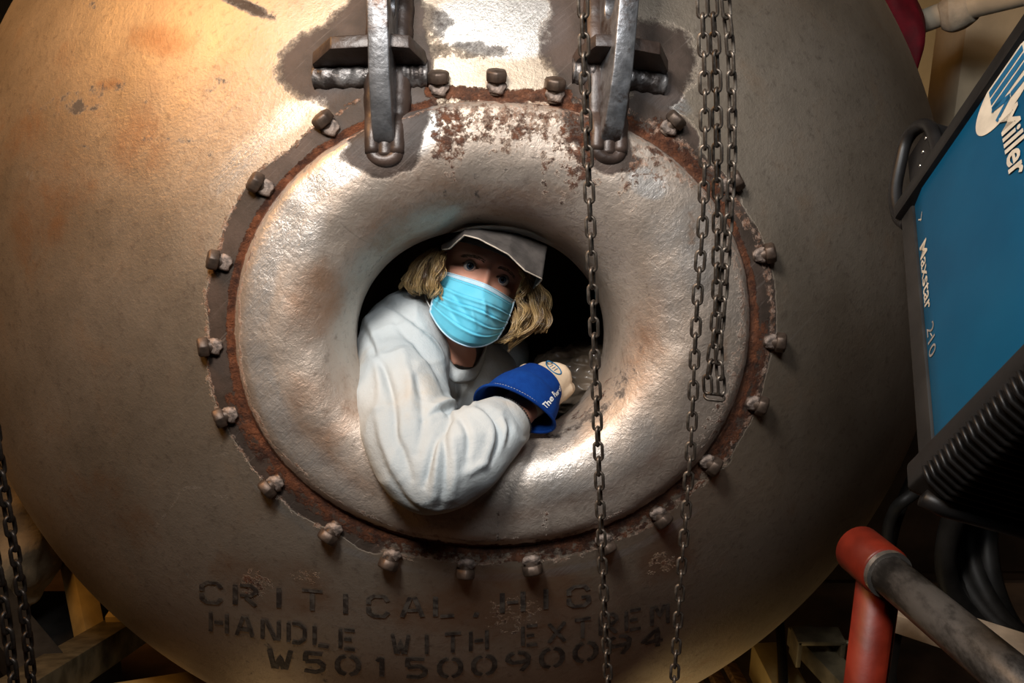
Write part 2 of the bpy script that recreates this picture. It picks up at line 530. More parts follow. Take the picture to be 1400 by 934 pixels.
def fields(Pc, me):
    Q = np.stack([700 + Pc[:, 0] / Pc[:, 2] * F, 467 - Pc[:, 1] / Pc[:, 2] * F], 1)
    front = ((Pc - Cc) @ nrm(-Cc) > .2).astype(float)
    u, th = inv_u(Pc)
    deg = np.degrees(np.arctan2(-(Q[:, 1] - 445), (Q[:, 0] - 672))) % 360     # 0 right, 90 up
    def arc(lo, hi, f=12):
        d = (deg - lo) % 360; L = (hi - lo) % 360
        return sstep(-.01, f, d) * (1 - sstep(L - f, L + .01, d)) * (d <= L)
    wob = (vnoise(np.c_[Q * .02, np.zeros(len(Q))], 1.0) - .5)
    ue = u + wob * .035
    primer = smx(
        1.1 * arc(108, 250) * (1 - sstep(.985, 1.01, ue)) * sstep(.885, .905, u),
        .75 * arc(322, 75) * (1 - sstep(.98, 1.0, ue)) * sstep(.89, .91, u),
        .52 * arc(200, 335) * (1 - sstep(.955, .985, ue)) * sstep(.89, .905, u),
        seg_field(Q, [(500, 20), (500, 60), (488, 100), (505, 160), (525, 215)], [26, 48, 46, 36, 26], .9),
        seg_field(Q, [(540, 0), (552, 70), (562, 130), (548, 195)], [30, 30, 26, 22], .9),
        blob(Q, 455, 88, 62, 42, -8, .9), blob(Q, 522, 215, 45, 20, 5, .9),
        seg_field(Q, [(800, 0), (800, 60), (806, 150), (832, 205)], [40, 42, 34, 28], .9),
        blob(Q, 888, 82, 55, 46, 10, .9), seg_field(Q, [(905, 100), (915, 130)], 14, .9),
        seg_field(Q, [(880, 150), (930, 190)], 22, .9), blob(Q, 840, 222, 32, 12, 0, .9),
        .55 * blob(Q, 590, 30, 30, 26, 0, .9), .52 * blob(Q, 640, 70, 70, 14, 0, .9), .62 * blob(Q, 762, 60, 26, 40, 0, .9),
        .7 * blob(Q, 330, 5, 45, 8, 25, .9))
    rust = smx(
        .85 * (1 - sstep(.012, .032, np.abs(u - .905))) * arc(100, 80, 6),
        .62 * (1 - sstep(.025, .055, np.abs(u - .935))) * arc(185, 10),
        .60 * (1 - sstep(.02, .05, np.abs(u - .93))) * arc(20, 75),
        seg_field(Q, [(590, 124), (640, 128), (700, 132), (775, 130)], 9, .8) * .85,
        .62 * blob(Q, 790, 205, 34, 60, 5, .9), .60 * blob(Q, 612, 185, 26, 46, 0, .9), .50 * blob(Q, 690, 170, 50, 46, 0, .9),
        .46 * blob(Q, 735, 150, 60, 30, 0, .9),
        .55 * blob(Q, 905, 195, 30, 36, 0, .9), .45 * blob(Q, 860, 255, 18, 34, 0, .9),
        .50 * seg_field(Q, [(612, 150), (618, 250)], 6, .8), .52 * seg_field(Q, [(745, 150), (744, 260)], 6, .8),
        .48 * seg_field(Q, [(660, 140), (662, 200)], 5, .8), .5 * seg_field(Q, [(770, 150), (772, 275)], 8, .8),
        .52 * seg_field(Q, [(680, 700), (681, 770)], 4, .8), .47 * seg_field(Q, [(745, 690), (746, 760)], 5, .8),
        .54 * blob(Q, 350, 800, 26, 20, 10, .8), .50 * blob(Q, 420, 790, 26, 12, 10, .9), .46 * blob(Q, 700, 840, 44, 30, 0, .9),
        .50 * seg_field(Q, [(985, 565), (960, 600)], 14, .8), .5 * blob(Q, 905, 770, 24, 16, -30, .9),
        .42 * seg_field(Q, [(755, 610), (800, 560), (845, 520)], 16, .8))
    crust = smx(
        .66 * (1 - sstep(.004, .016, np.abs(ue - .872))) * arc(100, 80, 4),
        .62 * (1 - sstep(.006, .022, np.abs(ue - 1.0))) * arc(112, 240),
        .60 * (1 - sstep(.012, .03, np.abs(ue - .965))) * arc(235, 75),
        .55 * blob(Q, 700, 150, 120, 30, 0, .8), .54 * blob(Q, 900, 215, 50, 40, 20, .8),
        .56 * (1 - sstep(.03, .06, np.abs(ue - .86))) * arc(330, 50))
    bare = smx(
        .72 * arc(100, 170, 25) * (1 - sstep(.0, .13, np.abs(u - 1.09))),
        1.0 * blob(Q, 690, 30, 80, 44, 0, .7), .9 * blob(Q, 560, 170, 40, 40, 20, .8), .95 * blob(Q, 470, 225, 40, 22, -35, .8),
        .8 * blob(Q, 905, 130, 40, 18, 30, .8), .8 * blob(Q, 885, 250, 30, 20, 30, .8),
        .6 * arc(110, 250, 30) * (1 - sstep(.03, .09, np.abs(u - .80))), .62 * blob(Q, 400, 300, 50, 60, 30, .9),
        .5 * blob(Q, 930, 350, 60, 120, 0, .9), .55 * blob(Q, 800, 640, 130, 60, -25, .9),
        .6 * arc(200, 330, 20) * (1 - sstep(.0, .05, np.abs(u - 1.03))))
    stain = smx(
        .7 * blob(Q, 225, 55, 40, 24, 0, .9), .7 * blob(Q, 190, 200, 40, 50, 0, .9), .55 * blob(Q, 110, 70, 40, 22, -20, .9), .6 * blob(Q, 150, 115, 20, 8, 0, .9),
        .75 * blob(Q, 430, 420, 36, 60, 20, .9), .7 * blob(Q, 440, 560, 50, 60, -10, .9), .6 * blob(Q, 560, 280, 90, 50, -30, .9),
        .6 * blob(Q, 670, 270, 120, 20, 0, .9), .6 * arc(200, 340, 20) * (1 - sstep(.0, .1, np.abs(u - .76))),
        .75 * blob(Q, 680, 830, 150, 50, 0, .9), .7 * blob(Q, 380, 800, 90, 40, 10, .9), .8 * blob(Q, 915, 760, 40, 26, -20, .9),
        .6 * blob(Q, 880, 480, 30, 90, 10, .9), .55 * blob(Q, 60, 250, 70, 110, 0, .9), .5 * blob(Q, 160, 690, 80, 40, 20, .9),
        .8 * seg_field(Q, [(933, 120), (930, 170)], 4, .8), .7 * seg_field(Q, [(946, 290), (946, 330)], 5, .8), .7 * seg_field(Q, [(990, 465), (988, 490)], 4, .8))
    dark = smx(
        .75 * blob(Q, 102, 146, 15, 11, 0, .5), .55 * seg_field(Q, [(45, 150), (100, 132), (165, 118)], 9, .9), .5 * seg_field(Q, [(70, 156), (140, 146)], 5, .9),
        .5 * blob(Q, 290, 115, 32, 14, 0, .9), .48 * blob(Q, 195, 135, 8, 8, 0, .9), .55 * blob(Q, 115, 8, 5, 7, 20, .6), .6 * blob(Q, 128, 7, 6, 7, 20, .6), .5 * blob(Q, 141, 5, 4, 8, 20, .6),
        .5 * seg_field(Q, [(195, 191), (245, 192), (285, 191)], 4, .8), .48 * blob(Q, 45, 240, 13, 7, 0, .9), .47 * blob(Q, 290, 210, 8, 6, 0, .9),
        .55 * seg_field(Q, [(325, 3), (350, 8), (372, 22), (376, 38)], [4, 8, 7, 3], .8),
        .55 * seg_field(Q, [(107, 190), (104, 196), (128, 205)], 2.6, .8), .5 * seg_field(Q, [(155, 234), (165, 226), (172, 232)], 2.4, .8),
        .45 * seg_field(Q, [(279, 97), (279, 78), (298, 72)], 2.4, .8), .42 * seg_field(Q, [(296, 80), (299, 91), (308, 92), (310, 78)], 2.4, .8), .4 * seg_field(Q, [(338, 80), (352, 70), (362, 72), (363, 88)], 2.4, .8),
        .6 * seg_field(Q, [(212, 722), (236, 690), (250, 668), (262, 666), (288, 668), (294, 677), (330, 683)], 2.6, .8),
        .6 * seg_field(Q, [(284, 627), (310, 620), (328, 615)], 2.6, .8), .42 * seg_field(Q, [(240, 332), (300, 326), (290, 342)], 2.4, .8),
        .46 * seg_field(Q, [(400, 795), (455, 840), (490, 880)], 3, .9), .5 * seg_field(Q, [(255, 785), (310, 850), (345, 920)], 3, .9), .45 * seg_field(Q, [(360, 880), (420, 915), (450, 930)], 6, .9),
        .42 * seg_field(Q, [(330, 800), (380, 850)], 3, .9),
        .56 * seg_field(Q, [(735, 600), (770, 590), (820, 560), (860, 510)], 14, .9), .46 * blob(Q, 880, 440, 16, 60, 10, .9),
        .48 * seg_field(Q, [(655, 300), (650, 235)], 4, .9), .46 * seg_field(Q, [(610, 235), (608, 270)], 3, .9), .5 * seg_field(Q, [(744, 240), (746, 262)], 2.5, .8), .45 * seg_field(Q, [(525, 340), (505, 375)], 4, .9),
        .42 * seg_field(Q, [(640, 230), (735, 222)], 10, .9),
        .62 * seg_field(Q, [(680, 700), (681, 730)], 3, .7), .6 * seg_field(Q, [(600, 735), (600, 755)], 3, .7), .6 * seg_field(Q, [(775, 735), (830, 730)], 6, .9))
    for nm_, a in (('primer', primer), ('rust', rust), ('crust', crust), ('bare', bare), ('stain', stain), ('dark', dark)):
        set_attr(me, nm_, a * front)
fields(SH, shell_me)
fields(RG, ring_me)
shell = obj('shell', shell_me, tank)
ring = obj('manway_ring', ring_me, tank, 'rolled cast rim of the oval manhole')
sol = shell.modifiers.new('plate', 'SOLIDIFY'); sol.thickness = .012; sol.offset = -1; sol.material_offset = 0

# ---- bolts
hexm = MB()
Vh = []; rh = .0180; Lh = .017
for zz, sc in ((0, 1.0), (Lh - .004, 1.0), (Lh, .86)):
    Vh += [(rh * sc * math.cos(k * math.pi / 3 + .3), rh * sc * math.sin(k * math.pi / 3 + .3), zz) for k in range(6)]
Fh = grid_faces(3, 6) + [tuple(12 + k for k in range(6)), (5, 4, 3, 2, 1, 0)]
hexm.add(Vh, Fh)
hexm.tube([(0, 0, -.022), (0, 0, .002)], .0115, 12)
bolt_me = hexm.build('bolt', M_BOLT, bevel=.0015, seg=1)
wm = bpy.data.meshes.new('weld')
bmw = bmesh.new(); bmesh.ops.create_icosphere(bmw, subdivisions=3, radius=1)
for v in bmw.verts:
    q = v.co
    k = 1 + .35 * (vnoise(np.array([list(q)]), 2.2)[0] - .5) + .18 * (vnoise(np.array([list(q)]), 6)[0] - .5)
    v.co = Vector((q.x * .0155 * k, q.y * .0145 * k, q.z * .0075 * k))
bmw.to_mesh(wm); bmw.free(); smooth_on(wm); wm.materials.append(M_WELD)
BOLTS = [(443, 165), (352, 250), (295, 355), (282, 473), (304, 569), (368, 665), (450, 730), (532, 767), (636, 780), (727, 775), (828, 745),
         (904, 708), (973, 635), (1037, 553), (1062, 467), (1048, 346), (1003, 248), (921, 166), (757, 117), (678, 106), (600, 108)]
for k, (px, py) in enumerate(BOLTS):
    P = hit(px, py); n_ = nrm(P - Cc)
    rad = P - hit(672, 445)
    if py < 140 and 560 < px < 780: rad = EY.copy()
    rad = nrm(rad - n_ * (rad @ n_))
    ax = nrm(rad * .80 + n_ * .60)
    base = P + n_ * .012 - ax * .010
    b = obj('bolt', bolt_me, None)
    q = Vector(c2wd(ax)).to_track_quat('Z', 'Y')
    b.rotation_euler = q.to_euler(); b.location = c2w(base)
    b.parent = tank; b.matrix_parent_inverse = Matrix.Translation(-tank_loc)
    wv = obj('weld', wm, None)
    wc = P - rad * .016 + n_ * .004
    wv.parent = b; 
    mw = Matrix.LocRotScale(c2w(wc), Vector(c2wd(n_)).to_track_quat('Z', 'Y'), None)
    wv.matrix_parent_inverse = Matrix.LocRotScale(b.location, b.rotation_euler, None).inverted()
    wv.location = mw.to_translation(); wv.rotation_euler = mw.to_euler()

# ---- lifting lugs
def lug(px, py, lean, side):
    P = hit(px, py); n_ = nrm(P - Cc)
    up = np.array([lean, 1.0, 0]); up = nrm(up - n_ * (up @ n_)); sx = np.cross(up, n_)
    if sx[0] < 0: sx = -sx
    # outline in (up, n): base embedded, front edge rising away from the bottom
    pts = [(-.105, -.03), (-.090, .022), (-.075, .040), (.0, .078), (.10, .104), (.20, .118), (.30, .105), (.36, .06), (.38, -.06)]
    cu = bpy.data.curves.new('lug', 'CURVE'); cu.dimensions = '2D'; cu.fill_mode = 'BOTH'; cu.extrude = .0135; cu.bevel_depth = .0025; cu.bevel_resolution = 1
    def poly(pp):
        s = cu.splines.new('POLY'); s.points.add(len(pp) - 1)
        for i, (a, b) in enumerate(pp): s.points[i].co = (a, b, 0, 1)
        s.use_cyclic_u = True
    poly(pts)
    poly([(.115 + .027 * math.cos(t), .060 + .027 * math.sin(t)) for t in np.linspace(0, 2 * math.pi, 32, endpoint=False)])
    o = bpy.data.objects.new('tmp', cu); link(o)
    dg = bpy.context.evaluated_depsgraph_get(); dg.update()
    me = bpy.data.meshes.new_from_object(o.evaluated_get(dg)); bpy.data.objects.remove(o)
    me.name = 'lifting_lug'
    V = get_v(me)
    Wc = P + V[:, :1] * up + V[:, 1:2] * n_ + V[:, 2:3] * sx
    set_v(me, np.array([c2w(v) for v in Wc]))
    bm = bmesh.new(); bm.from_mesh(me); bmesh.ops.remove_doubles(bm, verts=bm.verts, dist=1e-5); bmesh.ops.recalc_face_normals(bm, faces=bm.faces); bm.to_mesh(me); bm.free()
    me.materials.clear(); me.materials.append(M_LUG)
    L = obj('lifting_lug', me, tank, 'flat steel lifting lug with a round eye')
    # fillet weld all round the base: two beads and a toe
    for s in (-1, 1):
        pl = []
        for t in np.linspace(-.108, .36, 60):
            a = P + up * t + sx * s * .019; rr_ = nrm(a - Cc); pl.append(c2w(Cc + rr_ * (R + .000 + .015 * float(sstep(-.045, -.08, t)))))
        f = MB(); f.tube(pl, [.012 + .007 * float(sstep(0, 14, i)) + .0015 * math.sin(i * 1.3) * random.random() for i in range(60)], 14)
        obj('fillet_weld', f.build('fillet_weld', M_LUGDARK, True), L)
    pl = []
    for t in np.linspace(-math.pi, 0, 16):
        a = P + up * (-.104 + .014 * math.sin(t)) + sx * .019 * math.cos(t); rr_ = nrm(a - Cc); pl.append(c2w(Cc + rr_ * (R + .014)))
    f = MB(); f.tube(pl, .012, 12); obj('fillet_weld', f.build('fillet_weld', M_LUGDARK, True), L)
    f = MB(); f.tube([c2w(Cc + nrm(P + up * t - Cc) * (R + .012)) for t in np.linspace(-.112, -.06, 10)], .0135, 14)
    obj('fillet_weld', f.build('fillet_weld', M_LUGDARK, True), L)
    # gussets
    for s, wd, h in ((-1, .105 if side < 0 else .045, .072), (1, .050 if side < 0 else .086, .072)):
        prof2 = [(0, -.03), (0, h), (wd * .62, h * .93), (wd * .98, h * .30), (wd, -.04)]
        gm = MB(); Vg = []
        tz = .030
        for dz in (0, .021):
            for (a, b) in prof2:
                Vg.append(c2w(P + sx * s * (a + .012) + n_ * b + up * (tz + dz + .10 * b)))
        k5 = len(prof2)
        Fg = [tuple(range(k5 - 1, -1, -1)), tuple(range(k5, 2 * k5))] + [(i, (i + 1) % k5, k5 + (i + 1) % k5, k5 + i) for i in range(k5)]
        gm.add(Vg, Fg)
        me = gm.build('gusset', M_LUGDARK, bevel=.003)
        bm = bmesh.new(); bm.from_mesh(me); bmesh.ops.recalc_face_normals(bm, faces=bm.faces); bm.to_mesh(me); bm.free()
        g = obj('gusset', me, L)
        pl = []
        for t in np.linspace(0, 1, 24):
            a = P + sx * s * (.012 + wd * t) + up * (tz - .006); rr_ = nrm(a - Cc); pl.append(c2w(Cc + rr_ * (R - .002)))
        f = MB(); f.tube(pl, [.021 + .0012 * math.sin(i * 1.1) for i in range(24)], 14)
        obj('gusset_weld', f.build('gusset_weld', M_FILLET, True), g)

lug(530, 122, 0.0, -1)
lug(829, 122, .06, 1)

# ---- stencilled writing, laid on the shell
GL = {  # strokes on a 4 x 6 cell, broken as a stencil is
 'A': [[(0, 0), (1.6, 6)], [(2.4, 6), (4, 0)], [(1, 2), (3, 2)]], 'C': [[(3.8, 4.6), (3, 6), (1, 6), (0, 5), (0, 3.4)], [(0, 2.6), (0, 1), (1, 0), (3, 0), (3.8, 1.4)]],
 'D': [[(0, 0), (0, 6)], [(.9, 6), (2.6, 6), (4, 4.6), (4, 1.4), (2.6, 0), (.9, 0)]], 'E': [[(0, 0), (0, 6)], [(.9, 6), (3.6, 6)], [(.9, 3), (2.8, 3)], [(.9, 0), (3.6, 0)]],
 'G': [[(3.8, 4.6), (3, 6), (1, 6), (0, 5), (0, 3.4)], [(0, 2.6), (0, 1), (1, 0), (3, 0), (3.8, 1), (3.8, 2.6), (2.4, 2.6)]], 'H': [[(0, 0), (0, 6)], [(.9, 3), (3.1, 3)], [(4, 0), (4, 6)]],
 'I': [[(2, 0), (2, 6)]], 'K': [[(0, 0), (0, 6)], [(.9, 3), (3.8, 6)], [(1.6, 2.8), (4, 0)]], 'L': [[(0, 0), (0, 6)], [(.9, 0), (3.6, 0)]], 'M': [[(0, 0), (0, 6)], [(.8, 6), (2, 2.5), (3.2, 6)], [(4, 0), (4, 6)]],
 'N': [[(0, 0), (0, 6)], [(.8, 6), (3.2, 0)], [(4, 0), (4, 6)]], 'R': [[(0, 0), (0, 6)], [(.9, 6), (3, 6), (4, 5), (4, 4), (3, 3), (.9, 3)], [(2, 2.4), (4, 0)]],
 'T': [[(2, 0), (2, 5.2)], [(0, 6), (4, 6)]], 'W': [[(0, 6), (.9, 0)], [(1.3, 0), (2, 4), (2.7, 0)], [(3.1, 0), (4, 6)]], 'X': [[(0, 0), (1.7, 2.6)], [(2.3, 3.4), (4, 6)], [(0, 6), (4, 0)]],
 '0': [[(1.6, 6), (.6, 5.4), (0, 4), (0, 2), (.6, .6), (1.6, 0)], [(2.4, 0), (3.4, .6), (4, 2), (4, 4), (3.4, 5.4), (2.4, 6)]], '1': [[(2, 0), (2, 6)], [(1, 5), (2, 6)]], '5': [[(3.6, 6), (.4, 6), (.4, 3.5)], [(.4, 3.2), (2.8, 3.6), (3.8, 2.4), (3.6, .8), (2.4, 0), (.2, .3)]],
 '9': [[(3.6, 3.2), (3, 2.8), (1, 2.8), (0, 3.8), (.2, 5.2), (1.2, 6)], [(2, 6), (3.2, 5.6), (4, 4.4), (3.8, 2), (2.6, 0)]], '4': [[(3, 0), (3, 6), (0, 2)], [(.6, 1.8), (4, 1.8)]], ',': [[(1.6, .6), (1.2, -.8)]], '.': [[(1.8, 0), (1.8, .6)]]}
def stencil(text, base, hgt, name):
    """base: list of (px,py) for the baseline through the text; hgt letter height in px"""
    n = len(text)
    bl = spline(base, n * 200 + 1)
    sl_ = np.r_[0, np.cumsum(np.linalg.norm(np.diff(bl, axis=0), axis=1))]
    bl = np.stack([np.interp(np.linspace(0, sl_[-1], n * 12 + 1), sl_, bl[:, k]) for k in (0, 1)], 1)
    for i, ch in enumerate(text):
        if ch == ' ': continue
        mb = MB()
        for st in GL.get(ch, []):
            dense = []
            for a, b in zip(st[:-1], st[1:]):
                for t in np.linspace(0, 1, 5)[:-1]: dense.append((a[0] + (b[0] - a[0]) * t, a[1] + (b[1] - a[1]) * t))
            dense.append(st[-1])
            rows = []
            dn = np.array(dense); tg = np.gradient(dn, axis=0); tg /= np.linalg.norm(tg, axis=1)[:, None] + 1e-9
            for (a, b), t in zip(dense, tg):
                rows.append((a - t[1] * .48, b + t[0] * .48)); rows.append((a + t[1] * .48, b - t[0] * .48))
            V = []
            for (gx, gy) in rows:
                k = (i + .18 + gx / 4 * .62) * 12; k0 = int(max(0, min(len(bl) - 2, math.floor(k))))
                p = bl[k0] + (bl[k0 + 1] - bl[k0]) * (k - k0)
                P = hit(p[0], p[1] - gy / 6 * hgt); V.append(c2w(Cc + nrm(P - Cc) * (R + .0012)))
            mb.add(V, [(2 * q, 2 * q + 1, 2 * q + 3, 2 * q + 2) for q in range(len(dense) - 1)])
        me = mb.build(name, M_STENCIL)
        bm = bmesh.new(); bm.from_mesh(me)
        for f in bm.faces:
            if f.normal.dot(f.calc_center_median() - Vector(c2w(Cc))) < 0: f.normal_flip()
        bm.to_mesh(me); bm.free()
        obj(name, me, tank)
stencil('CRITICAL,HIG', [(268, 822), (400, 832), (540, 843), (680, 838), (815, 826)], 27, 'stencil_letter')
stencil('HANDLE WITH EXTREM', [(282, 862), (400, 878), (560, 894), (700, 884), (800, 872), (920, 850)], 26, 'stencil_letter')
stencil('W50150090094', [(360, 912), (470, 922), (600, 926), (720, 916), (800, 904), (915, 880)], 25, 'stencil_letter')

# ------------------------------------------------------------------ chains
def link_mesh(name, pitch, wire, width, mat, seg=10, twist=0):
    """long link: straight sides, half-round ends; long axis Z"""
    hw = width / 2 - wire / 2; hl = pitch / 2 + wire / 2 - hw
    pts = []
    for t in np.linspace(0, math.pi, 9): pts.append((hw * math.cos(t), 0, hl + hw * math.sin(t)))
    for t in np.linspace(math.pi, 2 * math.pi, 9): pts.append((hw * math.cos(t), 0, -hl + hw * math.sin(t)))
    P = np.array(pts); n = len(P); V = []
    for i in range(n):
        t = nrm(P[(i + 1) % n] - P[i - 1]); u = np.array([0, 1.0, 0]); v = np.cross(t, u)
        for k in range(seg):
            a = 2 * math.pi * k / seg; V.append(P[i] + wire / 2 * (math.cos(a) * u + math.sin(a) * v))
    me = mesh_np(name, V, grid_faces(n, seg, True, True), mat)
    bm = bmesh.new(); bm.from_mesh(me); bmesh.ops.recalc_face_normals(bm, faces=bm.faces); bm.to_mesh(me); bm.free(); smooth_on(me)
    return me
def chain(path, pitch, me, root, phase=0.0, jit=.12):
    """links along a world-space polyline, each a part of the chain"""
    P = spline(np.array([list(p) for p in path]), 1200)
    s = np.r_[0, np.cumsum(np.linalg.norm(np.diff(P, axis=0), axis=1))]
    n = int(s[-1] / pitch)
    up = None
    for i in range(n):
        c = np.array([np.interp((i + .5) * pitch, s, P[:, k]) for k in range(3)])
        a = np.array([np.interp(i * pitch, s, P[:, k]) for k in range(3)]); b = np.array([np.interp((i + 1) * pitch, s, P[:, k]) for k in range(3)])
        z = Vector(nrm(b - a))
        view = Vector((0, -1, 0)) - z * z.dot(Vector((0, -1, 0))); view.normalize()
        ang = phase + (0 if i % 2 == 0 else math.pi / 2) + random.uniform(-jit, jit)
        y = Quaternion(z, ang) @ view
        x = y.cross(z)
        Mx = Matrix((x, y, z)).transposed()
        o = obj('link', me)
        o.parent = root; o.matrix_parent_inverse = Matrix.Translation(-root.location)
        o.location = c; o.rotation_euler = Mx.to_euler()
LINK = link_mesh('link', .0227, .0046, .0160, M_CHAIN)
def vpath(pts, d0, off=0):
    """plumb path: picture pixels at the depth of a vertical line that is d0 away at mid picture"""
    out = []
    for px, py in pts:
        yk = (467 - py) / F
        d = d0 / (1 + yk * math.tan(PITCH))
        out.append(at(px, py, d + off))
    return out
def chain_thing(name, path, label, group=None, pitch=.0227, me=None, phase=0.0):
    r = empty(name, path[-1], label, 'chain', group)
    chain(path, pitch, me or LINK, r, phase)
    return r
chain_thing('hanging_chain', vpath([(796, -60), (797, 0), (801, 150), (807, 300), (811, 420), (816, 560), (821, 700), (825, 800), (833, 960)], 1.34),
            'single steel chain hanging alone across the right half of the manhole', phase=.35)
chain_thing('hanging_chain', vpath([(958, -60), (960, 0), (964, 160), (961, 300), (954, 400), (950, 480), (945, 600), (938, 700), (930, 800), (920, 960)], 1.34),
            'long steel chain left of the doubled chain, reaching the bottom edge of the photo', phase=.2)
chain_thing('doubled_chain', vpath([(972, -60), (974, 0), (979, 100), (981, 250), (980, 400), (976, 470), (969, 512), (968, 532), (976, 543), (986, 536), (984, 510), (983, 470), (989, 400), (997, 290), (1001, 200), (999, 80), (992, 0), (990, -60)], 1.36),
            'doubled steel chain hanging in a closed loop that ends above the lower right bolts', phase=.5)
LINKD = link_mesh('link', .029, .0075, .024, M_CHAINDARK)
chain_thing('hanging_chain', vpath([(-12, 560), (0, 640), (14, 720), (26, 790), (36, 860), (46, 960)], 1.62),
            'dark oily chain hanging in front of the canvas sack at lower left', pitch=.029, me=LINKD, phase=.5)
chain_thing('hanging_chain', vpath([(-14, 730), (0, 800), (10, 860), (22, 960)], 1.45),
            'dark reddish chain cut off by the left edge at the bottom left corner', pitch=.029, me=LINKD, phase=.3)

# ------------------------------------------------------------------ blue welding machine, tipped on a sling
wa = np.array([.19561366, .75455976, .62639833]); wb = np.array([.17828834, .60073101, -.77931734]); wc_ = np.array([.96433841, -.26412463, .01701801])
W0 = atc(1272, 625, 1.0476)
def wp(a, b, c): return c2w(W0 + a * wa + b * wb + c * wc_)
LA, LB, LC = .40, .335, .216
welder = empty('welding_machine', wp(0, -.03, .1), 'tilted blue welding machine with black vented end at the right edge', 'machine')
m_ = MB()
def wbox(mb, a0, a1, b0, b1, c0, c1, m=0):
    V = [wp(a, b, c) for a in (a0, a1) for b in (b0, b1) for c in (c0, c1)]
    F_ = [(0, 1, 3, 2), (4, 6, 7, 5), (0, 4, 5, 1), (2, 3, 7, 6), (0, 2, 6, 4), (1, 5, 7, 3)]
    mb.add(V, F_, m)
def fix(me):
    bm = bmesh.new(); bm.from_mesh(me); bmesh.ops.recalc_face_normals(bm, faces=bm.faces); bm.to_mesh(me); bm.free(); return me
# case with a folded lower strip
sec = [(0.0, .006), (.032, .0), (LB, .0), (LB, LC), (0, LC)]
Vc = [wp(a, b, c) for a in (.0, LA) for (b, c) in sec]
k5 = 5
m_.add(Vc, [tuple(range(4, -1, -1)), tuple(range(5, 10))] + [(i, (i + 1) % 5, 5 + (i + 1) % 5, 5 + i) for i in range(5)])
obj('case', fix(m_.build('case', M_BLUE, bevel=.0025)), welder)
# black base skirt
m_ = MB(); wbox(m_, -.015, LA + .01, -.028, .001, .002, LC + .004)
obj('base', fix(m_.build('base', M_BLACKSTEEL, bevel=.003)), welder)
# rear bezel (upper left in the picture): thin black frame standing proud
m_ = MB(); wbox(m_, LA - .004, LA + .022, -.03, LB + .01, -.008, LC + .008)
obj('rear_bezel', fix(m_.build('rear_bezel', M_BLACKPL, bevel=.006)), welder)
m_ = MB()
for t in np.linspace(.01, .12, 7):
    p = wp(LA + .024, t, .01); m_.tube([p, Vector(p) + (wp(.003, 0, 0) - wp(0, 0, 0))], .0022, 8)
# front bezel (black vented end), tapering forward
m_ = MB()
def frus(a0, i0, a1, i1):
    V = [wp(a0, b, c) for (b, c) in ((-.034 + i0, -.010 + i0), (LB + .012 - i0, -.010 + i0), (LB + .012 - i0, LC + .010 - i0), (-.034 + i0, LC + .010 - i0))]
    V += [wp(a1, b, c) for (b, c) in ((-.034 + i1, -.010 + i1), (LB + .012 - i1, -.010 + i1), (LB + .012 - i1, LC + .010 - i1), (-.034 + i1, LC + .010 - i1))]
    return V
V = frus(.008, 0, -.026, 0) + frus(-.026, 0, -.044, .020)[4:]
m_.add(V, [(3, 2, 1, 0)] + grid_faces(3, 4) + [(8, 9, 10, 11)])
fb = obj('vented_end', fix(m_.build('vented_end', M_BLACKPL, bevel=.005)), welder)
# louvre slats on the end: bars along c with a hooked end wrapping onto the side
for k in range(29):
    b = .002 + k * .0106
    mb = MB()
    pl = [wp(-.020, b + .006, -.013), wp(-.034, b + .002, -.006), wp(-.047, b, .012), wp(-.0475, b, LC * .5), wp(-.047, b, LC - .012)]
    mb.tube(pl, .0029, 6)
    obj('louvre_slat', mb.build('louvre_slat', M_BLACKPL, True), fb)
mb = MB()
pl = [wp(-.052, -.020, .016), wp(-.054, -.018, .04)]
m_ = MB(); m_.tube([wp(-.040, -.018, -.002), wp(-.046, -.018, .02), wp(-.046, -.018, .19)], .010, 12)
obj('bumper', m_.build('bumper', M_BLACKPL, True), welder)
# strap handle at the rear of the base
m_ = MB()
hp = [wp(LA - .01, -.028, .012), wp(LA + .02, -.040, .006), wp(LA + .06, -.034, .0), wp(LA + .10, -.016, .0), wp(LA + .125, .004, .0), wp(LA + .125, .03, .004), wp(LA + .10, .05, .01), wp(LA + .02, .06, .012)]
hq = spline([list(p) for p in hp], 40)
m_.tube(hq, .0095, 10)
obj('handle', m_.build('handle', M_BLACKPL, True), welder)
m_ = MB(); wbox(m_, LA + .020, LA + .110, -.012, .055, .008, .05)
hp_ = obj('plug_housing', fix(m_.build('plug_housing', M_BLACKPL, bevel=.005)), welder)
for t in np.linspace(0, 1, 6):
    m_ = MB(); p0 = wp(LA + .022 + t * .085, .0 + t * .05, .009); p1 = wp(LA + .022 + t * .085, .0 + t * .05, .006)
    m_.tube([p0, p1], .0024, 10); obj('rivet', m_.build('rivet', M_CHROME, True), hp_)
# printing
def text_mesh(name, body, size, mat, shear=0.0, bold=0.0):
    cu = bpy.data.curves.new(name, 'FONT'); cu.body = body; cu.size = size; cu.shear = shear; cu.offset = bold; cu.resolution_u = 3
    o = bpy.data.objects.new('tmp', cu); link(o)
    dg = bpy.context.evaluated_depsgraph_get(); dg.update()
    me = bpy.data.meshes.new_from_object(o.evaluated_get(dg)); bpy.data.objects.remove(o)
    me.name = name; me.materials.clear(); me.materials.append(mat)
    return me
def on_case(me, a_start, b_base, lift=.0008, dfun=None):
    V = get_v(me)
    out = []
    for x, y, z in V:
        a = a_start - x; b = b_base + y
        c = (.006 * max(0, 1 - b / .032)) - lift
        out.append(wp(a, b, c))
    set_v(me, np.array(out)); return me
obj('lettering', on_case(text_mesh('lettering', 'Maxstar', .034, M_WHITEPRINT, .25, .0004), .312, .008), welder)
obj('lettering', on_case(text_mesh('lettering', '210', .032, M_DULLPRINT, .2, .0), .176, .008), welder)
m_ = MB()
